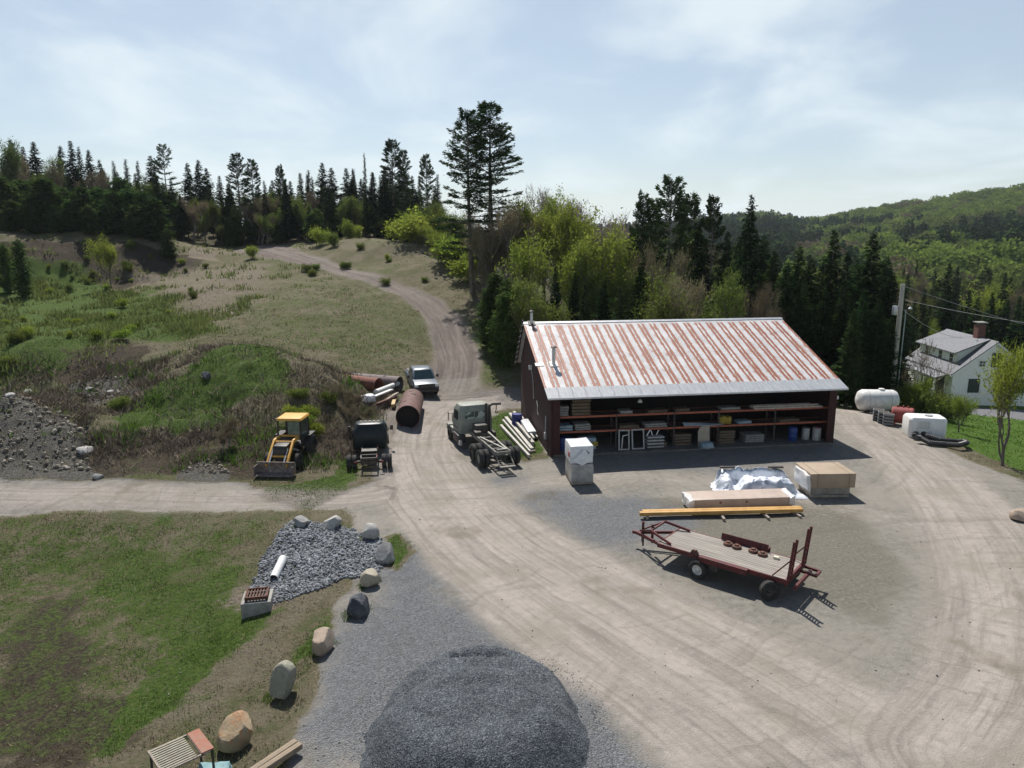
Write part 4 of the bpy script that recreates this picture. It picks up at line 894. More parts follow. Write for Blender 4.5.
def wframe(px0, px1, label, lean):
    x0, x1 = bx_of(px0, ry0), bx_of(px1, ry0); w_ = x1-x0; mb = MB()
    mb.box((.04, 0, .62), (.08, .07, 1.24)); mb.box((w_-.04, 0, .62), (.08, .07, 1.24)); mb.box((w_/2, 0, .04), (w_-.16, .07, .08)); mb.box((w_/2, 0, 1.2), (w_-.16, .07, .08))
    o = one(mb, 'window_frame', M('shaded_white', (.40, .40, .38), (.28, .28, .27), 3, .7), label, 'window frame', BL(x0, ry0-.28, .14), BA); o.rotation_euler = (R(-9), R(lean), BA); return o
shade_white = M('shaded_white', (.40, .40, .38), (.28, .28, .27), 3, .7)  # darker copy of the white paint: the barn's inner shade put into the colour
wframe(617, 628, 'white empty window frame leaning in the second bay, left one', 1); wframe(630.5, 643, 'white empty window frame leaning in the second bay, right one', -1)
fr = MB(); fr.bar((0, 0, 0), (.05, 0, .85), .05); fr.bar((.05, 0, .85), (.4, 0, .9), .05); one(fr, 'metal_bracket', white_p, 'small white bent bar standing inside the left window frame', 'bracket', BL(bx_of(621, ry0), ry0-.1, .14), BA)
p_ = TH('pallet', 'pallet with white slats and loose white bars beside the window frames', 'pallet', BL(bx_of(646, ry0), ry0-.15, .14), BA)
for k in range(4): MB().box((.5, .05, .12+.2*k), (1.05, .5, .09)).build('slat', shade_white, p_)
MB().bar((0, .1, .8), (.2, .1, 1.15), .06).bar((.35, .1, .8), (.25, .1, 1.1), .05).bar((.6, .1, .8), (.75, .1, 1.1), .05).build('loose_bar', white_p, p_)
onrack(675, 692, 0, .75, .9, brnb, 'board_stack', 'brown stack of boards on the floor left of the rounded tan panel', 'stack', 4)
ax0 = bx_of(696, ry0); pn = MB(); pr = [(0, 0), (.75, 0), (.75, 1.28), (.35, 1.32), (.12, 1.2), (0, .95)]
pn.add([(a, 0, b) for a, b in pr]+[(a, .05, b) for a, b in pr], [tuple(range(6)), tuple(range(11, 5, -1))]+[(i, i+6, (i+1) % 6+6, (i+1) % 6) for i in range(6)])
pnl = one(pn, 'rounded_panel', M('pale_tan_panel', (.36, .31, .24), (.30, .26, .20), 3, .7), 'tall pale tan panel with a rounded corner leaning on the rack', 'panel', BL(ax0, ry0-.3, .14), BA)
pnl.rotation_euler = (R(-6), 0, BA)
wob(one(MB().box((0, 0, .17), (.8, .5, .34)), 'plastic_bag', tealb, 'crumpled pale plastic bag at the foot of the tan panel', 'bag', BL(ax0+.35, ry0-.7, .14), BA), .09, 3, 8, 5)
bd = MB(); [bd.bar((0, .1*k, .05+.06*k), (1.9+.3*k, .12*k-.3, .1-.02*k), .2, .05) for k in range(3)]; one(bd, 'board_pile', M('blue_grey_board', (.2, .26, .32), (.3, .33, .35), 3, .6), 'blue-grey boards lying on the middle shelf, sticking out to the right', 'boards', BL(bx_of(684, ry0, 1), ry0+.1, 1.38), BA)
sb = MB(); [sb.box((.12+.19*k, .2, .24), (.17, .4, .48+.1*math.sin(k*2)), rx=.1) for k in range(4)]; wob(one(sb, 'sack_row', yelb, 'row of yellow sacks on the middle shelf in the fourth bay', 'sacks', BL(bx_of(720, ry0, 1), ry0+.15, 1.38), BA), .03, 4, 5, 2)
onrack(719, 735, 0, .85, .9, brnb, 'board_stack', 'brown slatted stack on the floor under the yellow sacks', 'stack', 5)
onrack(746, 765, 0, .5, .9, greyw, 'pallet_stack', 'low grey pallets on the floor in the fourth bay', 'pallets', 4)
lg = MB(); [lg.bar((0, .14*k, .07+.1*(k % 2)), (4.6-.2*k, .14*k, .07+.1*(k % 2)), .11, .09) for k in range(5)]; one(lg, 'long_boards', M('pale_boards', (.42, .38, .33), (.33, .29, .25), 4, .7), 'long pale boards lying on top of the rack at its right end', 'boards', BL(bx_of(753, ry0, 2.3), ry0-.1, 2.31), BA)
for q_ in [(621, 634, 2, .22, greyw, 'low_box', 'low grey box on the top level of the rack above the left window frame', 1), (648, 668, 2, .16, brnb, 'plank_stack', 'thin brown planks on the top level above the white slatted pallet', 2), (620, 640, 1, .2, brnb, 'plank_stack', 'low brown planks on the middle shelf of the second bay', 2), (645, 668, 1, .26, greyw, 'box_row', 'low grey boxes on the middle shelf of the second bay, right half', 2),
           (676, 690, 2, .2, brnb, 'plank_stack', 'small brown plank stack on the top level of the third bay', 2), (722, 742, 2, .18, greyw, 'low_box', 'flat grey box on the top level of the fourth bay', 1), (738, 752, 1, .16, tealb, 'folded_sheet', 'pale folded sheet on the middle shelf right of the yellow sacks', 2), (780, 800, 1, .18, brnb, 'plank_stack', 'thin brown planks on the middle shelf of the last bay', 2), (651, 668, 0, .3, brnb, 'low_crate', 'low brown crate on the floor behind the white pallet', 1)]:
    onrack(q_[0], q_[1], q_[2], q_[3], .7, q_[4], q_[5], q_[6], 'box' if 'box' in q_[5] else ('sheet' if 'sheet' in q_[5] else ('crate' if 'crate' in q_[5] else 'boards')), q_[7])
def barrel(px, y, mat, label, r=.28, h=.88, lid=None, loc=None):
    t = TH('barrel', label, 'barrel', loc or BL(bx_of(px, y), y, .135), 0)
    MB().lathe([(0.001, 0), (r*.96, 0), (r, .03), (r, h*.32), (r*1.04, h*.34), (r, h*.36), (r, h*.65), (r*1.04, h*.67), (r, h*.69), (r, h-.02), (r*.94, h)], n=20).build('drum', mat, t, smooth=True)
    MB().lathe([(r*.94, h-.02), (r*.9, h-.02), (0.001, h-.015)], n=20).build('lid', lid or mat, t); return t
barrel(792, .7, blu, 'blue barrel on the barn floor near the right end of the rack'); barrel(805, .9, shade_white, 'small white drum with a dark rim right of the blue barrel', .24, .75, dark_m); barrel(816, .65, shade_white, 'white barrel with a red lid at the right end of the rack', .27, .8, M('red_plastic', (.45, .03, .03), (.38, .02, .02), 2, .4))
lp = TH('work_lamp', 'small white lamp hanging under the roof above the second bay', 'lamp', BL(bx_of(640, .4, 3), .4, 3.12), BA); MB().lathe([(.03, .12), (.1, .05), (.15, -.06), (.001, -.04)], n=12).build('lamp_shade', white_p, lp); MB().tube([(0, 0, .1), (0, 0, .6)], .012, 5).build('cord', dark_m, lp)
# ------------------------------------------------------------------ yard things
plast = M('white_wrap', (.70, .71, .72), (.58, .60, .62), 2.5, .32, bump=.35, spec=.6); plast_g = M('grey_clear_wrap', (.26, .25, .235), (.36, .35, .33), 2.5, .3, bump=.5, spec=.6); redmk = M('red_print', (.42, .05, .05), (.3, .05, .06), 6, .5)
b0 = G(580, 484.5); t = TH('wrapped_pallet_stack', 'two-tier pallet stack wrapped in white and grey plastic before the barn', 'wrapped stack', (b0[0], b0[1]+.7, 0), R(7))
MB().box((0, 0, .07), (1.15, 1.7, .12)).build('pallet', wood_g, t)
wob(MB().box((0, 0, .62), (1.2, 1.75, .98), taper=.97).build('lower_pack', plast_g, t, bevel=.05), .05, 2.2, 3, 3)
wob(MB().box((-.03, .05, 1.62), (1.22, 1.6, .95)).build('upper_pack', plast, t, bevel=.04), .04, 1.6, 5, 3)
MB().add([(-.56, -.80, 1.3), (.0, -.84, 1.05), (.58, -.80, 1.35), (.1, -.82, 1.95), (.02, -.86, 1.5)], [(0, 1, 4), (1, 2, 4), (2, 3, 4), (0, 4, 3)]).build('loose_flap', plast, t)
MB().box((.27, -.772, 1.55), (.10, .02, .42), ry=.25).build('printed_mark', dark_m, t); MB().box((.12, -.774, 1.75), (.3, .02, .07), ry=-.5).build('printed_mark', redmk, t); MB().box((-.652, -.35, 1.55), (.02, .35, .25)).build('printed_mark', redmk, t)
tanw = M('tan_wrap', (.42, .335, .28), (.36, .29, .24), 2.5, .45, bump=.3, spec=.5); tanbx = M('tan_carton', (.33, .255, .18), (.29, .225, .16), 2, .6, spec=.4)
a = G(692, 512.5); b = G(792, 509); dx, dy = b[0]-a[0], b[1]-a[1]; an = math.atan2(dy, dx); ln = math.hypot(dx, dy)
t = TH('lumber_package', 'long low tan package of sheets wrapped in clear plastic beside the yellow timbers', 'wrapped package', ((a[0]+b[0])/2-math.sin(an)*.65, (a[1]+b[1])/2+math.cos(an)*.65, .02), an)
wob(MB().box((0, 0, .36), (ln, 1.25, .44)).build('sheet_pack', tanw, t, bevel=.02), .02, 1.5, 9, 3)
for k in (-1.5, 0, 1.5): MB().box((k, 0, .07), (.1, 1.2, .12)).build('bearer', wood_g, t)
clr = M('clear_film', (.6, .58, .56), (.72, .70, .68), 3, .2, bump=.6, spec=.8)
for sx, sg in ((-1, 1), (1, 2)): wob(MB().box((sx*(ln/2+.02), -.1, .38), (.30, 1.2, .46)).build('film_end', clr, t, bevel=.05), .09, 2.8, 20+sg, 4)
for k in (-1.1, .2): MB().box((k, -.640, .42), (.10, .012, .09)).build('printed_mark', M('dark_red_print', (.2, .05, .05), (.15, .04, .04), 3, .6), t)
a = G(640, 519.5); b = G(803, 515.2); dx, dy = b[0]-a[0], b[1]-a[1]; an = math.atan2(dy, dx); ln = math.hypot(dx, dy); nx_, ny_ = -math.sin(an), math.cos(an)
for k, lb in ((0, 'long yellow timber, nearer of the two lying side by side on wooden bearers'), (1, 'long yellow timber, farther of the two lying side by side on wooden bearers')):
    o = .10+k*.23; one(MB().box((0, 0, .09), (ln-.15*k, .20, .17)), 'timber', glulam, lb, 'timber', ((a[0]+b[0])/2+nx_*o+.1*k, (a[1]+b[1])/2+ny_*o, .145), an, bevel=.006)
for i, (u, l_) in enumerate([(.05, .8), (.50, 1.5), (.76, 1.5), (.95, 1.3)]):
    one(MB().box((0, 0, .06), (.11, l_, .11)), 'wooden_bearer', wood_g, ['short wooden bearer at the left end of the yellow timbers', 'wooden bearer under the middle of the yellow timbers', 'wooden bearer under the yellow timbers right of the middle', 'wooden bearer near the right end of the yellow timbers'][i], 'wood block', (a[0]+dx*u+nx_*.25, a[1]+dy*u+ny_*.25, .02), an+R(-12+7*i), bevel=.008)
# tan boxes on a pallet
a = G(807, 498); b = G(849, 498); w_ = b[0]-a[0]; t = TH('carton_stack', 'big tan strapped carton on a lower wrapped pallet at the right of the white tarp', 'carton', ((a[0]+b[0])/2+.1, a[1]+.85, 0), R(2))
MB().box((0, 0, .07), (w_*.92, 1.5, .12)).build('pallet', wood_g, t); wob(MB().box((0, .02, .33), (w_*.95, 1.5, .38)).build('lower_pack', M('dull_wrap', (.20, .18, .15), (.27, .25, .22), 2.5, .4, bump=.4), t, bevel=.03), .03, 2.5, 13, 3)
MB().box((.03, .05, .93), (w_*1.08, 1.9, .74)).build('carton', tanbx, t, bevel=.015)
for k in (-.75, .85): MB().box((k, .05, .93), (.05, 1.915, .755)).build('strap', M('strap_brown', (.24, .18, .12), (.2, .15, .1), 3, .6), t)
wob(MB().box((-w_*.56, -.1, .82), (.16, 1.7, .8)).build('film_end', clr, t, bevel=.05), .09, 2.8, 31, 4)
# tarp
def tarp():
    a = G(714, 499); bb = G(806, 499); w_ = bb[0]-a[0]+.1; dpt = 2.3; nx, ny = 96, 56
    u, v = np.meshgrid(np.linspace(0, 1, nx), np.linspace(0, 1, ny)); u = u.ravel(); v = v.ravel()
    x = u*w_; y = v*dpt; x = x+.42*v*(u < .3)*(1-u/.3)
    wall = sstep(v, .86, .94)*(1-sstep(v, .97, 1.0)*.15); left = sstep(u, .0, .20)*(1-sstep(u, .22, .27))*.62*sstep(v, .1, .5)
    bun = sstep(v, .12, .3)*(1-sstep(v, .55, .75))*sstep(u, .28, .4)*(1-sstep(u, .86, .97))
    z = np.maximum.reduce([wall*.85*sstep(u, .02, .12)*(1-.35*sstep(u, .85, 1)), left, bun*.62, .12+0*u])
    z = z+(fbm(x*1.0, y*1.0, 2.2, 5, 90)*.22+np.abs(fbm(x+y*.5, y-x*.4, 3.1, 4, 93))*.35)*sstep(z, 0, .3)+.05
    e = np.minimum.reduce([u*12, (1-u)*8, v*9, (1-v)*14]); z = z*np.clip(e, 0, 1)+.02
    x = x+fbm(u*3, v*3, 2.5, 4, 95)*.35; y = y+fbm(u*3, v*3, 2.5, 4, 97)*.3
    q = np.arange(nx*ny).reshape(ny, nx); Qd = np.stack([q[:-1, :-1], q[:-1, 1:], q[1:, 1:], q[1:, :-1]], -1).reshape(-1, 4)
    o = link('tarp', npmesh('tarp', np.c_[x, y, z], Qd), M('white_tarp', (.70, .73, .78), (.36, .40, .46), .9, .4, bump=.4, spec=.5, lo=.48, hi=.60, c3=(.24, .27, .31)), smooth=True)
    o.location = (a[0], a[1], 0); tag(o, 'crumpled white and blue-grey plastic tarp spread over low goods, open at the top', 'tarp')
    for px, lb in ((735, 'dark board weighing down the far edge of the tarp, left one'), (785, 'dark board weighing down the far edge of the tarp, right one')):
        xx = (px-714)/92*w_; one(MB().box((0, 0, .05), (.78, .16, .09)), 'board', dark_m, lb, 'board', (a[0]+xx+.15, a[1]+dpt*.93, .93), R(1), bevel=.005)
tarp()
# ------------------------------------------------------------------ wheels
def wheel(par, x, y, r, w_, rim=None, dual=0, name='wheel', rot=0):
    wl = D.objects.new(name, None); COL.objects.link(wl); wl.parent = par; wl.location = (x, y, r); wl.rotation_euler = (0, 0, rot)
    sg = 1 if x > 0 else -1
    for k in range(2 if dual else 1):
        o = -sg*k*(w_+.05)
        MB().lathe([(r*.56, -w_/2), (r*.9, -w_/2), (r, -w_*.38), (r, w_*.38), (r*.9, w_/2), (r*.56, w_/2), (r*.56, -w_/2)], (o, 0, 0), 'x', 24).build('tyre', black_r, wl, smooth=True)
        MB().lathe([(r*.57, -w_*.35), (r*.57, w_*.35), (r*.5, w_*.3), (r*.34, sg*w_*.12), (r*.2, sg*w_*.3), (.001, sg*w_*.32)] if sg > 0 else [(r*.57, w_*.35), (r*.57, -w_*.35), (r*.5, -w_*.3), (r*.34, -w_*.12), (r*.2, -w_*.3), (.001, -w_*.32)], (o, 0, 0), 'x', 18).build('rim', rim or dark_m, wl)
    return wl
# ------------------------------------------------------------------ flatbed trailer
fl = Vector(G(658, 543, .88)); rl = Vector(G(786, 580, .88)); fw = (fl-rl); fw.z = 0; TL = fw.length; fw.normalize(); rt = Vector((fw.y, -fw.x, 0)); TWd = 1.95
mid = (fl+rl)/2+rt*(TWd/2)
if (Vector(G(678, 531, .88))-fl).dot(rt) < 0: mid = (fl+rl)/2-rt*(TWd/2)
ta = math.atan2(-fw.x, fw.y)
t = TH('flatbed_trailer', 'red flatbed trailer with a grey plank deck, upright ladder ramps and a raised tongue frame', 'trailer', (mid.x, mid.y, 0), ta); hL = TL/2; hw = TWd/2
nside = -1 if ((fl-mid).dot(rt) < 0) else 1            # which side of the bed faces the camera
for k in range(11): pass
dk = MB()
for k in range(12): dk.box((-hw+.09+k*(TWd-.18)/11, 0, .86), ((TWd-.18)/11-.012, TL-.06, .045))
dk.build('deck', M('deck_planks', (.30, .275, .245), (.19, .175, .155), 2.2, .9, stretch=(5, .22, 1), bump=.08, c3=(.17, .14, .115)), t)
fm = MB()
for s in (-1, 1): fm.box((s*(hw+.0), 0, .80), (.07, TL, .17)); fm.box((s*.4, 0, .70), (.07, TL-.1, .14))
fm.box((0, hL, .80), (TWd, .08, .17)); fm.box((0, -hL, .78), (TWd+.1, .10, .22)); [fm.box((0, -hL+.6+k*.85, .77), (TWd-.1, .05, .08)) for k in range(6)]
fm.build('frame', red_p, t, bevel=.008)
tg = MB(); 
for s in (-1, 1): tg.bar((s*.80, hL, .76), (0.05*s, hL+1.45, .62), .09, .12); tg.bar((s*.86, hL-.5, .93), (s*.62, hL+.55, 1.16), .07, .09); tg.bar((s*.62, hL+.55, 1.16), (s*.08, hL+1.3, .78), .06)
tg.bar((-.62, hL+.55, 1.14), (.62, hL+.55, 1.14), .07).bar((0, hL+1.3, .62), (0, hL+1.7, .60), .12).bar((-.30, hL+.62, .5), (-.30, hL+.62, 1.3), .08).bar((.05, hL+1.25, .25), (.05, hL+1.25, 1.15), .08)
tg.build('tongue', red_p, t); MB().tube([(0, hL+1.2, .1), (0, hL+1.2, .65)], .04, 8).build('jack_stand', dark_m, t)
for s in (-1, 1):                         # upright ramps at the rear
    rp = MB(); x0, x1 = s*.78-.14, s*.78+.14; top = 2.35
    for x in (x0, x1): rp.bar((x, -hL-.05, .85), (x, -hL-.18, top), .06, .09)
    for k in range(8): z = 1.0+k*.17; rp.bar((x0, -hL-.06-.1*(z-.85)/1.5, z), (x1, -hL-.06-.1*(z-.85)/1.5, z), .04)
    rp.build('ramp', red_p, t)
    MB().bar((s*.95, -hL+.5, .9), (s*.80, -hL-.08, 1.6), .04).build('ramp_strut', red_p, t)
bb_ = MB(); bb_.box((0, -hL-.3, .62), (TWd*.9, .09, .14)).bar((.5, -hL, .7), (.5, -hL-.6, .66), .09).bar((.98, -hL, .7), (.98, -hL-.6, .66), .09).bar((.45, -hL-.6, .66), (1.02, -hL-.6, .66), .09); bb_.build('rear_bumper', red_p, t)
yw1, yw2 = hL-TL*.36, hL-TL*.90
whm = M('white_rim', (.6, .6, .58), (.4, .4, .38), 4, .5)
for s in (-1, 1):
    wheel(t, s*(hw+.18), yw1, .37, .24, whm); wheel(t, s*(hw+.12), yw2, .37, .24, dark_m, rot=.8 if s == nside else 0)
MB().box((0, yw1, .40), (TWd+.1, .1, .1)).build('axle', dark_m, t); MB().box((0, yw2, .40), (TWd, .1, .1)).build('axle', dark_m, t)
MB().box((-nside*(hw+.12), yw1-.95, .98), (.26, 1.9, .05)).box((-nside*(hw+.24), yw1-.95, .86), (.03, 1.9, .26)).box((-nside*(hw-.02), yw1-.95, 1.04), (.05, 1.9, .26), ry=-nside*.25).build('fender', red_p, t)
MB().box((nside*(hw+.10), yw1-.95, .885), (.22, 1.9, .04)).box((nside*(hw+.2), yw1-.95, .80), (.03, 1.9, .2)).build('fender', red_p, t)
MB().box((nside*(hw+.05), yw1+.25, .98), (.22, .3, .16), taper=.5).build('spring_hanger', rust, t)
for k, (yy, xx) in enumerate(((yw1-.42, .62), (yw1-.80, .55), (yw1-1.45, .60), (yw1-1.85, .52))):
    MB().lathe([(.001, .1), (.08, .1), (.09, .05), (.17, .04), (.19, 0), (.19, -.05)], (-nside*xx, yy, .94), n=18).build('hub_plate', rust, t)
MB().box((nside*(hw+.02), hL*.1, .55), (.06, .5, .3)).build('tool_box', dark_m, t); MB().box((-nside*.55, -hL+.9, .93), (.12, .2, .09)).build('light', M('cream_lamp', (.6, .55, .42)), t)
# ------------------------------------------------------------------ boulders and stones
def rmat(n, a, b, c=None): return M('stone_'+n, a, b, 2.4, .95, bump=1., spec=.15, c3=c)
SG = rmat('grey', (.20, .20, .20), (.30, .30, .29), (.13, .13, .13)); SP_ = rmat('pale', (.38, .37, .35), (.30, .29, .28), (.22, .22, .21)); SB = rmat('beige', (.46, .38, .29), (.36, .30, .23), (.50, .44, .36)); SD = rmat('dark', (.055, .06, .07), (.10, .105, .115), (.15, .155, .16)); SGr = rmat('greenish', (.24, .235, .19), (.31, .30, .24), (.18, .18, .14)); SO = rmat('orange', (.34, .27, .18), (.27, .21, .14), (.42, .20, .09)); SPk = rmat('pinkish', (.38, .30, .235), (.30, .24, .19), (.28, .24, .2)); SCr = rmat('cream', (.38, .34, .27), (.29, .255, .20), (.28, .25, .2))
def stained():                            # tan stone with an iron-stained top
    m = SO.copy(); m.name = 'stone_iron_stained'; nt = m.node_tree; p = nt.nodes['Principled BSDF']; src = p.inputs['Base Color'].links[0].from_socket
    tc = nn(nt, 'ShaderNodeTexCoord'); sp = nn(nt, 'ShaderNodeSeparateXYZ'); nt.links.new(tc.outputs['Object'], sp.inputs[0]); nz = nn(nt, 'ShaderNodeTexNoise', i_Scale=3.5, i_Detail=4); nt.links.new(tc.outputs['Object'], nz.inputs['Vector'])
    ad = nn(nt, 'ShaderNodeMath', operation='MULTIPLY_ADD'); nt.links.new(nz.outputs['Fac'], ad.inputs[0]); ad.inputs[1].default_value = .5; nt.links.new(sp.outputs[2], ad.inputs[2])
    mr = nn(nt, 'ShaderNodeMapRange'); mr.inputs['From Min'].default_value = 1.0; mr.inputs['From Max'].default_value = 1.35; nt.links.new(ad.outputs[0], mr.inputs['Value'])
    mx = nn(nt, 'ShaderNodeMix', data_type='RGBA'); nt.links.new(mr.outputs[0], mx.inputs['Factor']); nt.links.new(src, mx.inputs['A']); mx.inputs['B'].default_value = (.38, .18, .085, 1); nt.links.new(mx.outputs['Result'], p.inputs['Base Color']); return m
def boulder(px, pyb, wpx, hpx, mat, seed, label, rz=0, dep=1., tilt=0, group='boulders lining the edge of the gravel yard', grp=True, sub=4, zoff=None):
    g = G(px, pyb-hpx*.12); k = (g[1]*CP+(CH-g[2])*SP)/F; v, f = rockv(sub, seed, 13, .54, .9, .05); v = v*np.array([wpx*k/2, wpx*k/2*dep, hpx*k/2*1.02])*1.03
    v[:, 2] = np.maximum(v[:, 2], -hpx*k*.40)+hpx*k*.32; v[:, 0] += v[:, 2]*tilt; me = npmesh('boulder', v, f); me.materials.append(mat); me.polygons.foreach_set('use_smooth', [True]*len(me.polygons)); me.set_sharp_from_angle(angle=R(14))
    o = D.objects.new('boulder', me); COL.objects.link(o); o.location = (g[0], g[1]+wpx*k*.25, g[2]-.03); o.rotation_euler = (0, 0, rz); return tag(o, label, 'boulder', group if grp else None)
boulder(301, 529, 18, 14, SG, 1, 'round grey boulder at the top left corner of the crushed stone'); boulder(331, 532, 20, 17, SP_, 2, 'pale rounded boulder second from the left above the crushed stone'); boulder(369, 543, 19, 20, SP_, 33, 'jagged pale grey boulder at the top right of the crushed stone')
boulder(384, 566, 22, 24, SG, 4, 'grey pointed boulder beside the bright grass at the corner of the crushed stone', tilt=.15); boulder(370, 590, 21, 21, SCr, 5, 'cream coloured flat-topped boulder below the grey pointed one'); boulder(357, 621, 26, 28, SD, 6, 'dark blue-grey boulder, the darkest of the row'); boulder(322, 657, 27, 29, SPk, 7, 'pale pinkish blocky boulder between the dark one and the tall grey-green one')
boulder(280, 704, 27, 44, SGr, 8, 'tall grey-green boulder standing on end', tilt=.12, dep=1.1); boulder(232, 755, 34, 42, stained(), 9, 'large boulder with an orange top next to the slatted bench', tilt=.15, dep=1.15)
boulder(1024, 524, 20, 16, SPk, 10, 'pale pinkish boulder cut by the right edge of the photo', grp=False)
for px, py, w, h, m, l in [(83,456,17,11,SP_,'pale angular boulder sticking out of the brush on the left heap'),(9,398,10,6,SP_,'small whitish boulder behind the left rock heap, left one'),(26,396,12,7,SP_,'small whitish boulder behind the left rock heap, right one'),(110,395,10,6,SP_,'small boulder among stones by the green mound'),(96,480,12,7,SG,'low grey boulder beside the gravel road'),(88,391,9,5,SP_,'whitish stone in the middle of the sandy patch on the left'),(205,380,12,9,SD,'dark boulder in the grass near the top of the mound')]:
    boulder(px, py, w, h, m, px, l, grp=False, sub=2)
# ------------------------------------------------------------------ basin, pipe, bench, timbers
g = G(256, 612); t = TH('catch_basin', 'square concrete drain basin with a rusty iron grate on top', 'drain', (g[0], g[1]+.25, g[2]-.25), R(12))
cbm = MB(); sz = 1.05
for s in (-1, 1): cbm.box((s*(sz/2-.06), 0, .35), (.12, sz, .8)); cbm.box((0, s*(sz/2-.06), .35), (sz-.24, .12, .8))
cbm.build('concrete_box', conc, t, bevel=.015); gr = MB()
for k in range(7): gr.box((-.33+k*.11, 0, .86), (.045, .72, .05))
gr.box((0, .36, .86), (.8, .05, .12)).box((0, -.36, .86), (.8, .05, .12)).box((.38, 0, .86), (.05, .72, .12)).box((-.38, 0, .86), (.05, .72, .12)); gr.build('grate', rust, t); MB().box((0, 0, .70), (.76, .7, .1)).build('frame', dark_m, t)
a = G(274, 581); b = G(283, 566); t = TH('drain_pipe', 'short white plastic drain pipe lying on the crushed stone', 'pipe', (a[0], a[1], a[2]+.12), 0)
dv_ = Vector((b[0]-a[0], b[1]-a[1], b[2]-a[2]+.15)); MB().lathe([(.17, 0), (.17, dv_.length+.1), (.15, dv_.length+.1), (.15, 0), (.17, 0)], n=20).build('tube', white_p, t, smooth=True); MB().lathe([(.15, .04), (.001, .04)], n=20).build('inside', M('pipe_inside', (.02, .02, .02)), t)
t.rotation_mode = 'QUATERNION'; t.rotation_quaternion = dv_.to_track_quat('Z', 'Y')
p1, p2, p3 = [Vector(G(*q, .42)) for q in ((148, 753), (182, 738), (163, 770))]
ex = (p2-p1); ey = (p3-p1); c_ = p1+(ex+ey)/2; an = math.atan2(ex.y, ex.x); Lx = ex.length+.55; Ly = 1.0
t = TH('slatted_bench', 'low slatted bench with dark legs and a rusty red end plate', 'bench', (c_.x+.25*math.cos(an), c_.y+.25*math.sin(an), G(175, 760)[2]), an); hz = .42-t.location.z
sl_ = MB(); [sl_.box((-.25, -Ly/2+.05+k*(Ly-.1)/10, hz), (Lx-.55, .045, .03)) for k in range(11)]; sl_.build('slats', M('bleached_wood', (.30, .28, .22), (.24, .22, .175), 5, .8), t)
MB().box((Lx/2-.26, 0, hz+.0), (.30, Ly, .04), rz=0).build('end_plate', M('red_rust_plate', (.27, .10, .065), (.24, .14, .10), 4, .8), t)
MB().box((-Lx/2+.02, 0, hz-.02), (.05, Ly+.04, .06)).box((Lx/2-.40, 0, hz-.03), (.05, Ly+.04, .05)).box((-.1, -Ly/2, hz-.03), (Lx-.2, .04, .05)).box((-.1, Ly/2, hz-.03), (Lx-.2, .04, .05)).build('frame', wood_g, t)
for sx in (-Lx/2+.05, Lx/2-.15):
    for sy in (-Ly/2+.04, Ly/2-.04): MB().bar((sx, sy, hz-.03), (sx*1.02, sy, -.05), .05).build('leg', dark_m, t)
g = G(218, 772); wob(one(MB().box((0, 0, .2), (.9, .6, .4), taper=.8), 'teal_sack', M('teal_fabric', (.13, .24, .26), (.20, .33, .34), 3, .7), 'crumpled teal sack on the ground between the bench and the orange-topped boulder', 'sack', (g[0], g[1]-.25, g[2]-.1), .2), .10, 2.5, 3, 5)
a = G(297, 742, .1); b = G(236, 782, .1); an = math.atan2(b[1]-a[1], b[0]-a[0]); ln = math.hypot(b[0]-a[0], b[1]-a[1])
for k, lb in ((0, 'weathered squared timber lying on the gravel, left of the pair'), (1, 'weathered squared timber lying on the gravel, right of the pair')):
    one(MB().box((ln/2, 0, .08), (ln, .155, .15)), 'timber', M('weathered_timber', (.26, .205, .145), (.20, .16, .115), 4, .85, stretch=(1, 4, 4), bump=.2, c3=(.2, .16, .12)), lb, 'timber', (a[0]+(-.16+.19*k)*-math.sin(an)*-1, a[1]+(-.02-.0*k)+(.16-.19*k)*math.cos(an)*-1*-1, .02), an+.015*k, bevel=.01)
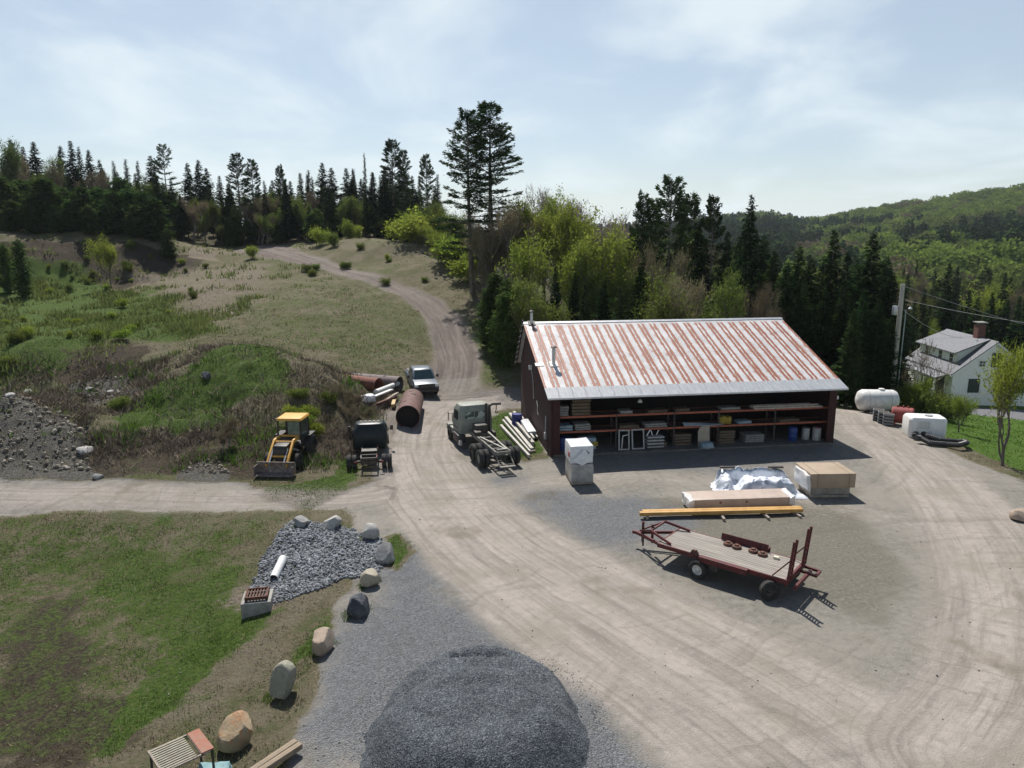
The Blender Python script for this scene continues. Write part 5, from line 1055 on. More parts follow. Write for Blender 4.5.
# ------------------------------------------------------------------ gravel heap
def heap():
    nx = 150; cx, cy = -.85, 17.35; u = np.linspace(-3.6, 3.6, nx); x, y = np.meshgrid(u, u*1.25); x = x.ravel(); y = y.ravel()
    e = 1+.10*fbm(x, y, .4, 3, 5)
    r = np.hypot(x/3.0, (y+.35)/2.75)*e; ed = np.clip((1-r)/.42, 0, 1.2)*1.35; tp_ = 1.28+.05*y-.045*x*x; k_ = .16; z = -k_*np.log(np.exp(-ed/k_)+np.exp(-tp_/k_))+.02*k_; z = np.clip(z, 0, 2)
    r3 = np.hypot(x/2.85, (y-.35)/3.75)*e; z = np.maximum(z, (.58+.10*fbm(x, y, .7, 3, 6))*(1-sstep(r3, .80, 1.02))*sstep(y, -1.5, 1.2)); r4 = np.hypot((x+.05)/3.2, (y+.8)/2.9)*e; z = np.maximum(z, .5*(1-sstep(r4, .6, 1.0)))
    z = z-.10*np.exp(-(((y-2.9)/.10)**2))*(np.abs(x+.1) < .9)
    z = z+fbm(x, y, 1.1, 4, 8)*.22+fbm(x, y, 6, 3, 12)*.06-.07
    q = np.arange(nx*nx).reshape(nx, nx); Qd = np.stack([q[:-1, :-1], q[:-1, 1:], q[1:, 1:], q[1:, :-1]], -1).reshape(-1, 4)
    keep = (z[Qd].max(1) > -.03); Qd = Qd[keep]
    m = D.materials.new('crushed_gravel'); m.use_nodes = True; nt = m.node_tree; L = nt.links; p = nt.nodes['Principled BSDF']; p.inputs['Roughness'].default_value = .85; p.inputs['Specular IOR Level'].default_value = .25
    tc = nn(nt, 'ShaderNodeTexCoord').outputs['Object']; v1 = nn(nt, 'ShaderNodeTexVoronoi', i_Scale=38.); L.new(tc, v1.inputs['Vector']); v2 = nn(nt, 'ShaderNodeTexVoronoi', i_Scale=17.); L.new(tc, v2.inputs['Vector'])
    s = nn(nt, 'ShaderNodeSeparateColor'); L.new(v1.outputs['Color'], s.inputs[0]); cr_ = nn(nt, 'ShaderNodeValToRGB'); L.new(s.outputs[0], cr_.inputs[0]); e_ = cr_.color_ramp.elements; e_[0].color = (.034, .041, .050, 1); e_[1].color = (.175, .190, .20, 1); e_.new(.7).color = (.070, .080, .092, 1)
    nz_ = nn(nt, 'ShaderNodeTexNoise', i_Scale=1.1, i_Detail=5, i_Roughness=.6); L.new(tc, nz_.inputs['Vector']); mx_ = nn(nt, 'ShaderNodeMix', data_type='RGBA', blend_type='MULTIPLY'); mx_.inputs['Factor'].default_value = 1
    rg = nn(nt, 'ShaderNodeMapRange'); rg.inputs['From Min'].default_value = .35; rg.inputs['From Max'].default_value = .65; rg.inputs['To Min'].default_value = .8; rg.inputs['To Max'].default_value = 1.15; L.new(nz_.outputs['Fac'], rg.inputs['Value'])
    L.new(cr_.outputs[0], mx_.inputs['A']); L.new(rg.outputs[0], mx_.inputs['B']); L.new(mx_.outputs['Result'], p.inputs['Base Color'])
    ad = nn(nt, 'ShaderNodeMath', operation='ADD'); L.new(v1.outputs['Distance'], ad.inputs[0]); L.new(v2.outputs['Distance'], ad.inputs[1]); b = nn(nt, 'ShaderNodeBump', i_Strength=.7, i_Distance=-.03); L.new(ad.outputs[0], b.inputs['Height']); L.new(b.outputs[0], p.inputs['Normal'])
    hp = link('gravel_heap', npmesh('gravel_heap', np.c_[x, y, z], Qd), m, smooth=True); hp.location = (cx, cy, 0); tag(hp, 'rounded heap of dark blue-grey crushed gravel at the bottom of the photo', 'gravel heap')
    rs = np.random.RandomState(5); n = 9000; k = rs.randint(0, nx*nx, n); px_ = x[k]+rs.normal(size=n)*.03; py_ = y[k]+rs.normal(size=n)*.03; pz = z[k]; ok = pz > -.02
    sc = rs.uniform(.008, .02, n); v0, f0 = rockv(1, 3, 8, .6, .9, 0); v1_, f1_ = v0, f0
    P = []; Fq = []; c = 0
    ra = rs.rand(1100)*6.283; rr_ = 1.0+np.abs(rs.normal(size=1100))*.10; ex_, ey_ = np.cos(ra)*3.05*rr_, np.sin(ra)*3.2*rr_+.25; px_ = np.r_[px_, ex_]; py_ = np.r_[py_, ey_]; pz = np.r_[pz, terr(ex_+cx, ey_+cy)]; sc = np.r_[sc, rs.uniform(.008, .022, 1100)]; ok = np.r_[ok, ey_ < 4.2]
    for i in np.where(ok)[0]:
        a_ = rs.rand()*6.28; ca, sa = math.cos(a_), math.sin(a_); vv = v0*sc[i]*np.array([1.2, .8, .7]); vv = np.c_[vv[:, 0]*ca-vv[:, 1]*sa+px_[i]+cx, vv[:, 0]*sa+vv[:, 1]*ca+py_[i]+cy, vv[:, 2]+pz[i]+sc[i]*.3]; P.append(vv); Fq.append(f0+c); c += len(v0)
    tag(link('loose_gravel', npmesh('loose_gravel', np.concatenate(P), np.concatenate(Fq)), M('gravel_chips', (.06, .073, .09), (.10, .118, .135), 3, .85, island=True, objrand=.7)), 'loose gravel chips strewn over the dark heap', 'gravel', kind='stuff')
heap()
# ================================================================== VEHICLES, PIPES, TANKS, POLE, HOUSE
def loft(mb, secs):                      # closed sections with equal point counts
    n = len(secs[0]); vs = [p for s in secs for p in s]; fs = []
    for i in range(len(secs)-1):
        for k in range(n): fs.append((i*n+k, i*n+(k+1) % n, (i+1)*n+(k+1) % n, (i+1)*n+k))
    fs.append(tuple(range(n))[::-1]); fs.append(tuple(range((len(secs)-1)*n, len(secs)*n))); return mb.add(vs, fs)
def rrect(x, y0, y1, z, c=.12): return [(-x+c, y0, z), (x-c, y0, z), (x, y0+c, z), (x, y1-c, z), (x-c, y1, z), (-x+c, y1, z), (-x, y1-c, z), (-x, y0+c, z)]
def pane(par, a, b, c, d, mat=glass, name='window', off=.012):
    a, b, c, d = map(Vector, (a, b, c, d)); n = (b-a).cross(d-a).normalized()*off; MB().add([a+n, b+n, c+n, d+n, a-n, b-n, c-n, d-n], [(0, 1, 2, 3), (7, 6, 5, 4), (0, 4, 5, 1), (1, 5, 6, 2), (2, 6, 7, 3), (3, 7, 4, 0)]).build(name, mat, par)
# --- grey truck, seen from behind
grn = M('faded_grey_green', (.19, .205, .175), (.24, .25, .21), 2.5, .6, c3=(.15, .15, .125)); frm = M('worn_frame', (.13, .125, .11), (.22, .21, .18), 5, .8)
g0 = G(496, 467); g1 = G(455, 447)
an = math.atan2(-(g1[0]-G(476, 468)[0]), g1[1]-G(476, 468)[1])+R(0)
t = TH('truck_chassis', 'old grey-green truck cab with a bare twin-axle chassis, parked beside the barn', 'truck', (g0[0]-.1, g0[1]+.75, 0), an)
cab = MB(); loft(cab, [rrect(1.08, 3.55, 5.1, .85, .1), rrect(1.1, 3.5, 5.2, 1.5, .14), rrect(1.04, 3.55, 5.05, 2.3, .18), rrect(.92, 3.68, 4.85, 2.62, .22), rrect(.6, 3.9, 4.6, 2.68, .2)])
cab = cab.build('cab', grn, t, bevel=.02)
MB().extr([(5.1, .8), (6.5, .8), (6.5, 1.35), (6.35, 1.55), (5.1, 1.72)], -.75, .75).build('hood', grn, t, bevel=.04)
MB().box((0, 5.6, .9), (2.3, 1.5, .12)).box((-.98, 5.7, .75), (.3, 1.5, .35)).box((.98, 5.7, .75), (.3, 1.5, .35)).build('fender', grn, t, bevel=.03)
zt, zl = 2.25, 1.82
pane(cab, (-.72, 3.515, zl), (.72, 3.515, zl), (.68, 3.535, zt), (-.68, 3.535, zt), M('reflection_glass', (.36, .40, .36), (.05, .07, .06), 2.2, .2, lo=.46, hi=.52))  # pale and dark patches painted into the glass as a reflection
MB().box((-.12, 3.50, 2.03), (.05, .04, .44)).build('window_bar', grn, cab)
for s in (-1, 1):
    pane(cab, (s*1.085, 3.85, 1.7), (s*1.085, 4.75, 1.7), (s*1.045, 4.7, 2.28), (s*1.045, 3.9, 2.28)); MB().bar((s*1.06, 4.9, 1.9), (s*1.38, 4.95, 1.9), .03).box((s*1.40, 4.95, 1.75), (.05, .06, .5)).build('mirror', dark_m, cab)
    MB().box((s*1.11, 4.3, 1.2), (.02, 1.05, .03)).build('door_seam', dark_m, cab)
    MB().box((s*1.0, 3.9, .62), (.5, 1.2, .5)).build('fuel_tank', dark_m, t, bevel=.03); MB().box((s*1.15, 3.2, .45), (.15, .4, .3)).build('step', galv if s < 0 else dark_m, t)
    wheel(t, s*1.02, 5.7, .50, .28)
    for y in (.65, -.65): wheel(t, s*1.08, y, .52, .27, grn if y < 0 else dark_m, dual=1)
fr = MB()
for s in (-1, 1): fr.bar((s*.42, -1.5, .98), (s*.42, 3.6, .98), .09, .24)
for y in (-1.48, -.7, 0, .7, 1.7, 2.6): fr.box((0, y, .98), (.8, .10, .18))
fr.build('chassis_frame', frm, t); MB().bar((-.4, 1.5, 1.18), (.2, -1.2, 1.13), .09, .05).bar((.4, 2.4, 1.2), (.3, -1.2, 1.13), .09, .05).bar((-.3, -1.3, 1.15), (.35, -1.3, 1.15), .12, .06).build('cross_rail', M('bare_steel', (.36, .35, .30), (.26, .25, .22), 5, .6), t)
MB().lathe([(.001, .18), (.22, .15), (.30, 0), (.22, -.15), (.001, -.18)], (0, .62, .55), 'y', 12).lathe([(.001, .18), (.22, .15), (.30, 0), (.22, -.15), (.001, -.18)], (0, -.65, .55), 'y', 12).box((0, .65, .52), (2., .14, .14)).box((0, -.65, .52), (2., .14, .14)).build('axle', dark_m, t)
MB().tube([(0, 3.4, .85), (0, .8, .6)], .06, 8).build('drive_shaft', frm, t); MB().box((.05, 2.9, 1.35), (.75, .7, .5)).box((-.3, 2.3, 1.2), (.4, .5, .25)).build('winch', dark_m, t, bevel=.04)
MB().tube([(.80, 3.35, .9), (.82, 3.35, 2.45), (.84, 3.3, 2.62), (.98, 3.2, 2.72), (1.5, 3.1, 2.72)], .075, 8).build('hoist_post', dark_m, t); MB().tube([(1.2, 3.15, 2.7), (1.2, 3.15, 2.35), (1.12, 3.15, 2.2), (1.22, 3.15, 2.1), (1.28, 3.15, 2.25)], .03, 6).build('hook', rust, t)
MB().tube([(.62, 3.42, 1.0), (.62, 3.42, 2.75)], .07, 8).build('exhaust_stack', dark_m, t)
MB().box((0, -2.0, .45), (.9, .05, .05)).box((0, -2.25, .42), (.9, .22, .05)).bar((-.42, -1.5, .85), (-.42, -2.2, .42), .05).bar((.42, -1.5, .85), (.42, -2.2, .42), .05).build('tow_bar', frm, t)
# --- black cab-chassis truck, seen from behind
blk = M('dark_teal_paint', (.006, .010, .012), (.012, .018, .02), 2, .4, spec=.3)
g = G(368, 471); t = TH('cab_chassis_truck', 'black pickup cab with a bare rear frame and twin rear wheels, backed towards the camera', 'truck', (g[0], g[1]+.5, g[2]), R(9))
cb = MB(); loft(cb, [rrect(.98, 1.9, 4.0, .55, .1), rrect(1.0, 1.85, 4.05, 1.2, .12), rrect(.96, 1.92, 3.7, 1.55, .14), rrect(.80, 2.15, 3.2, 2.0, .2), rrect(.6, 2.3, 3.05, 2.05, .15)]); cb = cb.build('cab', blk, t, bevel=.03)
MB().extr([(3.9, .5), (5.2, .5), (5.2, 1.0), (5.0, 1.18), (3.9, 1.28)], -.9, .9).build('hood', blk, t, bevel=.06)
pane(cb, (-.62, 2.0, 1.62), (.62, 2.0, 1.62), (.56, 2.11, 1.86), (-.56, 2.11, 1.86)); 
for s in (-1, 1):
    pane(cb, (s*.985, 2.3, 1.5), (s*.985, 3.5, 1.5), (s*.85, 3.1, 1.93), (s*.85, 2.4, 1.93)); MB().bar((s*.95, 3.5, 1.4), (s*1.2, 3.5, 1.4), .04).box((s*1.26, 3.5, 1.42), (.18, .1, .3)).build('mirror', dark_m, cb, bevel=.02)
    wheel(t, s*.92, 4.5, .39, .24); wheel(t, s*1.12, 0, .40, .25, dual=1)
    MB().bar((s*.43, -.7, .72), (s*.43, 2.0, .72), .07, .2).build('frame_rail', rust if s > 0 else dark_m, t)
    MB().bar((s*.5, .55, .8), (s*.42, .1, 1.18), .05).build('bracket', dark_m, t); MB().box((s*.7, -.62, .55), (.22, .05, .12)).build('tail_light', M('red_lens', (.10, .015, .012)), t)
for x in (-.5, -.25, 0, .25, .5): MB().box((x, 2.55, 2.085), (.11, .14, .06), taper=.7).build('roof_lamp', M('amber_lens', (.55, .42, .25)), cb)
[MB().box((0, y, .74), (.78, .09, .15)).build('frame_crossbar', dark_m, t) for y in (-.66, 0, .7, 1.4)]; MB().box((0, .45, .93), (.9, .5, .04)).build('mounting_plate', frm, t); MB().box((0, 0, .4), (1.9, .12, .12)).build('axle', dark_m, t)
MB().lathe([(.001, .17), (.2, .14), (.25, 0), (.2, -.14), (.001, -.17)], (0, 0, .42), 'y', 12).build('differential', dark_m, t); MB().box((.1, 1.0, .55), (.5, .8, .3)).build('fuel_tank', dark_m, t); MB().box((0, -.74, .55), (.9, .06, .2)).build('bumper', dark_m, t)
# --- silver pickup
sil = M('silver_paint', (.065, .085, .11), (.09, .11, .135), 2, .4, .2, spec=.4)
g = G(424, 396); t = TH('pickup_truck', 'silver grey pickup with a black grille parked beside the rusty pipes, facing the camera', 'pickup truck', (g[0]-.45, g[1]+2.1, g[2]+.05), R(196)); t.rotation_euler.x = R(-1)
bd = MB(); loft(bd, [[(-.95, y, .45) if k == 0 else (.95, y, .45) if k == 1 else (.98, y, z1*.75) if k == 2 else (.90, y, z1) if k == 3 else (-.90, y, z1) if k == 4 else (-.98, y, z1*.75) for k in range(6)] for y, z1 in ((-3.0, 1.15), (-.6, 1.2), (1.2, 1.2), (2.2, 1.14), (2.65, 1.02))]); bd = bd.build('body', sil, t, bevel=.03)
cb = MB(); loft(cb, [rrect(.90, -1.1, 1.45, 1.18, .12), rrect(.86, -.95, 1.05, 1.55, .12), rrect(.74, -.8, .70, 1.86, .15), rrect(.6, -.7, .55, 1.90, .15)]); cb.build('cab', sil, t, bevel=.03)
pane(t, (-.76, 1.40, 1.24), (.76, 1.40, 1.24), (.66, .80, 1.80), (-.66, .80, 1.80), off=.02)
for s in (-1, 1):
    pane(t, (s*.905, -.9, 1.28), (s*.905, 1.05, 1.28), (s*.79, .65, 1.78), (s*.79, -.7, 1.78), off=.012); MB().bar((s*.9, .95, 1.3), (s*1.1, .95, 1.3), .04).box((s*1.16, .95, 1.36), (.18, .1, .25)).build('mirror', dark_m, t, bevel=.02)
    wheel(t, s*.86, 1.75, .40, .26, galv); wheel(t, s*.86, -1.9, .40, .26, galv); MB().box((s*.80, 2.66, .92), (.28, .06, .2)).build('headlight', M('lamp_glass', (.6, .62, .62), (.7, .7, .7), 3, .1), t, bevel=.01)
    MB().box((s*.99, 1.75, .62), (.03, .98, .5), taper=.75).build('wheel_arch', dark_m, t)
MB().box((0, 2.67, .88), (1.26, .06, .34)).build('grille', dark_m, t); MB().box((0, 2.74, .55), (1.9, .16, .24)).build('bumper', dark_m, t, bevel=.03); MB().box((0, -2.0, 1.24), (1.6, 1.9, .06)).build('bed_cover', dark_m, t)
# --- backhoe loader
yel = M('loader_yellow', (.62, .34, .06), (.50, .27, .05), 3, .5, c3=(.40, .22, .06)); dp = M('black_paint', (.018, .017, .016), (.035, .03, .025), 4, .5)
g = G(296, 466); t = TH('backhoe_loader', 'yellow and black backhoe loader with its front bucket resting on the ground', 'backhoe', (g[0]-.55, g[1]+1.2, g[2]-.04), R(177)); t.scale = (.9, .9, .92); 
MB().extr([(.2, .75), (2.1, .75), (2.15, 1.25), (2.0, 1.5), (.2, 1.62)], -.42, .42).build('hood', dp, t, bevel=.04); MB().box((0, .6, .7), (.55, 3.2, .35)).build('chassis', dp, t)
MB().box((0, 2.16, 1.0), (.7, .05, .5)).build('grille', dark_m, t)
cabx, y0, y1 = .76, -1.25, .25; cp = MB()
for sx in (-1, 1):
    for yy in (y0, y1): cp.bar((sx*cabx, yy, 1.0), (sx*(cabx-.05), yy, 2.62), .09)
    cp.bar((sx*cabx, y0, 1.35), (sx*cabx, y1, 1.35), .07); cp.box((sx*cabx, (y0+y1)/2, 1.15), (.05, y1-y0-.1, .4))
cp.bar((-cabx, y1, 1.45), (cabx, y1, 1.45), .07).bar((0.1, y1, 1.45), (.1, y1, 2.6), .05).box((0, (y0+y1)/2, 1.0), (1.5, 1.5, .1)); cp.build('cab_frame', dp, t)
MB().box((0, (y0+y1)/2, 2.70), (1.68, 1.78, .16), taper=.9).build('cab_roof', yel, t, bevel=.05)
tg_ = M('tinted_pane', (.03, .045, .04), (.05, .07, .06), 2, .08, spec=.7); pane(t, (-.70, y1+.02, 1.5), (.08, y1+.02, 1.5), (.08, y1+.0, 2.55), (-.66, y1+.0, 2.55), M('pale_pane', (.16, .19, .16), (.10, .13, .11), 2, .15)); 
pane(t, (-cabx, y0+.1, 1.4), (-cabx, y1-.1, 1.4), (-cabx+.04, y1-.1, 2.55), (-cabx+.04, y0+.1, 2.55), tg_)
MB().box((0, -.6, 1.3), (.5, .5, .12)).box((0, -.85, 1.7), (.5, .12, .7)).build('seat', dp, t, bevel=.03); MB().tube([(.0, .1, 1.2), (0, -.15, 1.75)], .03, 6).lathe([(.2, 0), (.22, .02), (.2, .04), (.18, .02), (.2, 0)], (0, -.18, 1.78), n=14).build('steering_wheel', dp, t)
MB().box((.95, -.2, 2.55), (.24, .14, .2)).bar((.8, -.1, 2.5), (.95, -.15, 2.5), .04).build('work_light', dark_m, t)
for s in (-1, 1):
    wheel(t, s*.98, -.85, .76, .44, dp); wheel(t, s*.92, 1.55, .47, .28, dp)
    MB().box((s*.92, -.8, 1.56), (.46, 1.1, .06)).build('fender', dp, t)
    MB().bar((s*.60, .35, 1.62), (s*.60, 1.3, 1.60), .13, .22).bar((s*.60, 1.25, 1.64), (s*.62, 2.75, .45), .12, .2).build('loader_arm', yel, t, bevel=.01)
    MB().tube([(s*.60, .5, .8), (s*.60, 1.5, 1.2)], .06, 8).tube([(s*.45, 1.9, 1.3), (s*.45, 2.8, .6)], .045, 8).build('hydraulic_ram', galv, t); MB().box((s*.95, -1.9, .55), (.18, .25, .8)).build('stabiliser', yel, t)
[MB().box((0, y, z), (1.1, .09, .10)).build('arm_crossbar', yel, t) for y, z in ((1.28, 1.56), (2.2, .92), (.36, 1.70))]
MB().extr([(2.75, .05), (3.42, .02), (3.44, .06), (2.84, .12), (2.70, .35), (2.74, .66), (3.0, .76), (2.98, .80), (2.66, .72), (2.6, .3)], -1.15, 1.15).box((-1.16, 3.02, .32), (.03, .7, .55)).box((1.16, 3.02, .32), (.03, .7, .55)).build('bucket', M('worn_bucket', (.13, .09, .08), (.22, .19, .17), 4, .7, bump=.2), t)
MB().box((0, -1.7, .75), (.5, .5, .7)).bar((0, -1.8, .9), (-.1, -2.6, 2.4), .22, .3).bar((-.1, -2.6, 2.4), (-.1, -2.15, 1.2), .18, .24).build('backhoe_boom', yel, t, bevel=.02); MB().extr([(-2.3, .6), (-1.95, .6), (-1.9, 1.15), (-2.2, 1.2)], -.32, .22).build('rear_bucket', dark_m, t, bevel=.02)
# --- big steel pipes
def steel_pipe(px, py, L_, ang, r, mat, label, wall=.03, holes=(), px2=None, tilt=0., closed=False):
    g = G(px, py); t = TH('steel_pipe', label, 'pipe', (g[0], g[1], g[2]+r-.05), ang); n = 32
    mb = MB().lathe([(r, 0), (r, L_), (r-wall, L_), (r-wall, 0), (r, 0)], axis='y', n=n); mb.build('tube', mat, t, smooth=True)
    if closed: MB().lathe([(r-wall, .25), (.001, .25)], axis='y', n=n).build('end_plate', M('bore_shade', (.012, .010, .010), (.02, .015, .013), 3, .9), t)  # pipe is open: dark disc stands in for the shade inside, no real plate
    for (a, y, w_) in holes:
        ca, sa = math.sin(a), math.cos(a); c_ = (ca*(r+.004), y, sa*(r+.004)); MB().box(c_, (w_, w_*1.5, .03), ry=a).box((c_[0], y+w_*.5, c_[2]), (w_*2, w_*.5, .035), ry=a).build('cut_hole', dark_m, t)
    t.rotation_euler.x = tilt; return t
steel_pipe(408, 428, 5.4, R(4), .80, rustp, 'short wide rusty brown steel pipe with its dark open end towards the camera', holes=((-.35, 1.5, .12), (.25, 3.6, .16), (-.1, 4.6, .13), (-.9, 2.4, .1)), closed=True)
steel_pipe(379, 392, 5.2, R(62), .56, M('red_rust_pipe', (.20, .075, .05), (.14, .06, .045), 3, .85, bump=.3, c3=(.25, .12, .09)), 'reddish steel pipe, left of the two lying in the grass', tilt=R(0))
steel_pipe(400, 391, 7., R(68), .60, M('grey_steel_pipe', (.12, .10, .10), (.17, .14, .135), 3, .8, bump=.3, c3=(.2, .12, .10)), 'dark grey steel pipe with a round hole, between the red pipe and the silver pickup', holes=((0, 1.2, .2), (.2, 5.2, .2)))
def lay(name, mat, label, cat, p0, p1, w_, h_, group=None, z0=.1, rnd_=False, z1=None):
    a = Vector(G(*p0)); b = Vector(G(*p1)); mb = MB(); c = (a+b)/2; A = a-c+Vector((0, 0, z0)); B = b-c+Vector((0, 0, z0 if z1 is None else z1))
    (mb.tube([tuple(A), tuple(B)], w_/2, 12) if rnd_ else mb.bar(tuple(A), tuple(B), w_, h_)); return one(mb, name, mat, label, cat, tuple(c), bevel=0 if rnd_ else .01)
lay('white_tube', white_p, 'thick pale white tube lying between the dark pipe and the big brown pipe', 'tube', (376, 398), (398, 389), .38, .3, z0=.45, rnd_=True); lay('white_board', white_p, 'thin white board lying below the thick white tube', 'board', (371, 405), (392, 396), .28, .1, z0=.5)
lay('grey_board', wood_g, 'grey plank lying right of the thin white board', 'board', (385, 406), (398, 398), .2, .1, z0=.4); lay('dark_beam', rust, 'dark beam lying under the white board', 'beam', (377, 408), (396, 400), .25, .2, z0=.25); lay('wood_block', wood_n, 'short wooden post standing under the boards by the brown pipe', 'post', (393, 410), (394.5, 405), .25, .25, z0=.3)
g = G(367, 402); wob(one(MB().box((0, 0, .25), (1.0, .7, .5)), 'plastic_sheet', plast, 'crumpled pale plastic sheet at the left end of the white board', 'plastic sheet', (g[0], g[1], g[2]), .4), .14, 2, 3, 4)
# --- beams and channels beside the barn
steel_b = M('bleached_beam', (.48, .46, .42), (.36, .34, .31), 5, .7, c3=(.25, .23, .2)); beams = [((501, 428), (529, 459), .16, .2, 0, 'white steel beam, leftmost of the beams beside the barn'), ((506, 420), (532, 452), .22, .2, 0, 'white steel beam second from the left beside the barn'), ((510, 418), (533, 448), .2, .18, .15, 'white steel beam in the middle of the pile beside the barn'), ((514, 416), (529, 436), .2, .2, .1, 'pale steel beam right of the middle of the pile beside the barn'), ((520, 417), (537, 440), .14, .14, 0, 'thin pale rail nearest the barn wall'), ((503, 424), (530, 456), .12, .12, .12, 'narrow pale bar resting between the two leftmost white beams'), ((512, 423), (530, 446), .14, .16, .3, 'rusty edged beam lying on top of the pile beside the barn'), ((516, 421), (534, 445), .12, .12, .28, 'thin grey bar on top of the pile just left of the gutter')]
for p0, p1, w_, h_, dz, lb in beams: lay('steel_beam', steel_b, lb, 'beam', p0, p1, w_, h_, z0=.16+dz)
lay('white_gutter', plast, 'wide white gutter with a blue wrap lying on the beams beside the barn', 'gutter', (524, 427), (532, 440), .55, .25, z0=.45); lay('wood_block', wood_g, 'wooden block under the lower end of the beams beside the barn', 'wood block', (526, 454), (535, 452), .14, .12, z0=.07)
x_, y_, z_ = BL(-.9, 7.0, 0); barrel(0, 0, M('navy_plastic', (.03, .04, .20), (.02, .03, .15), 3, .5), 'dark blue barrel standing beside the left wall of the barn', .36, .95, loc=(x_, y_, H(x_, y_)))
# --- tanks and crates on the right
g = G(881, 414.5); t = TH('cylinder_tank', 'white horizontal cylinder tank standing beside the utility pole', 'tank', (g[0], g[1]+.8, g[2]+.02), R(-4)); rr = .82; hl = 1.55
MB().lathe([(.001, -hl), (rr*.55, -hl+.06), (rr*.86, -hl+.2), (rr, -hl+.42), (rr, hl-.42), (rr*.86, hl-.2), (rr*.55, hl-.06), (.001, hl)], (0, 0, rr+.1), 'x', 32).build('shell', white_p, t, smooth=True)
MB().lathe([(.22, 0), (.22, .1), (.2, .12), (.001, .12)], (.25, 0, 2*rr+.08), n=16).build('hatch', white_p, t); [MB().lathe([(rr+.008, -.03), (rr+.008, .03)], (k, 0, rr+.1), 'x', 32).build('band', M('dull_band', (.5, .5, .48)), t) for k in (-.8, .8)]; [MB().box((k, 0, .12), (.2, 1.1, .3)).build('saddle', dark_m, t) for k in (-.8, .8)]
MB().box((.3, 0, 2*rr+.16), (.35, .1, .06)).build('handle', red_p, t)
g = G(854, 405); t = TH('low_trailer_box', 'low dark box with a pale lid on the grass behind the barn corner', 'box', (g[0], g[1], g[2]), R(-12)); MB().box((0, 0, .35), (1.5, .9, .55), taper=.9).build('box_body', dark_m, t, bevel=.03); MB().box((-.2, 0, .66), (.9, .8, .06)).build('lid', galv, t, bevel=.01)
for k, (px, py, lb) in enumerate([(879, 421, 'grey slatted crate left of the red tank, leftmost of three'), (884, 423.5, 'grey slatted crate left of the red tank, middle of three'), (889, 425.5, 'grey slatted crate touching the red tank, rightmost of three')]):
    g = G(px, py); t = TH('crate', lb, 'crate', (g[0], g[1]+.2, g[2]), R(-25), 'grey crates beside the red tank'); gm = M('grey_crate', (.16, .17, .18), (.22, .23, .24), 4, .7)
    MB().box((0, 0, .42), (.62, .62, .8)).build('crate_body', dark_m, t); cm_ = MB()
    for q in range(4):
        for s in (-1, 1): cm_.box((s*.33, 0, .12+.21*q), (.03, .7, .12)); cm_.box((0, s*.33, .12+.21*q), (.63, .03, .12))
    cm_.build('slats', gm, t)
g = G(905, 427); t = TH('red_tank', 'faded red oval fuel tank between the grey crates and the white square tank', 'tank', (g[0], g[1]+.5, g[2]), R(-28)); rdt = M('faded_red', (.28, .05, .04), (.20, .04, .035), 3, .6, c3=(.16, .06, .05))
MB().lathe([(.001, -.72), (.5, -.70), (.58, -.6), (.58, .6), (.5, .70), (.001, .72)], (0, 0, .72), 'x', 24).build('shell', rdt, t, smooth=True); [MB().box((k, 0, .18), (.12, .8, .4)).build('foot', rdt, t) for k in (-.45, .45)]; [MB().lathe([(.06, 0), (.06, .14), (.001, .14)], (k, 0, 1.28), n=10).build('cap', rdt, t) for k in (-.35, 0, .3)]
g = G(930, 440); t = TH('square_tank', 'large white rounded square plastic tank on the grass edge', 'tank', (g[0], g[1]+.85, g[2]), R(-10)); wt = M('white_poly', (.74, .74, .73), (.66, .66, .64), 2, .4, c3=(.62, .62, .60))
sb_ = MB(); loft(sb_, [rrect(1.12, -.72, .72, .03, .12), rrect(1.16, -.76, .76, .5, .14), rrect(1.16, -.76, .76, 1.25, .14), rrect(1.08, -.66, .66, 1.42, .16)]); sb_.build('shell', wt, t, bevel=.06, bseg=3)
MB().box((-.62, -.77, .7), (.05, .05, 1.1)).build('rib', wt, t); MB().lathe([(.24, 0), (.24, .08), (.001, .1)], (.2, 0, 1.42), n=18).build('lid', M('grey_lid', (.4, .4, .4)), t); MB().box((.15, -.775, .5), (.16, .03, .16)).box((-.3, -.765, .95), (.75, .02, .5)).build('panel', M('grey_white', (.55, .55, .53)), t)
pts = []; q = [(914, 440), (918, 436), (926, 441), (940, 443), (955, 444), (964, 446), (966, 449), (958, 450), (945, 447), (930, 446), (920, 443), (915, 443)]
for i, p in enumerate(q):
    g = G(*p); pts.append(Vector((g[0], g[1], g[2]+.28+.12*math.sin(i*1.3))))
c0 = pts[0].copy(); fine = []
for i in range(len(pts)-1):
    for k in range(14): fine.append(tuple(pts[i].lerp(pts[i+1], k/14)-c0))
one(MB().tube(fine, [.15+(.022 if k % 2 else 0) for k in range(len(fine))], 10), 'corrugated_hose', M('black_hose', (.022, .022, .024), (.035, .035, .035), 4, .5), 'doubled black corrugated hose lying in front of the white square tank', 'hose', tuple(c0))
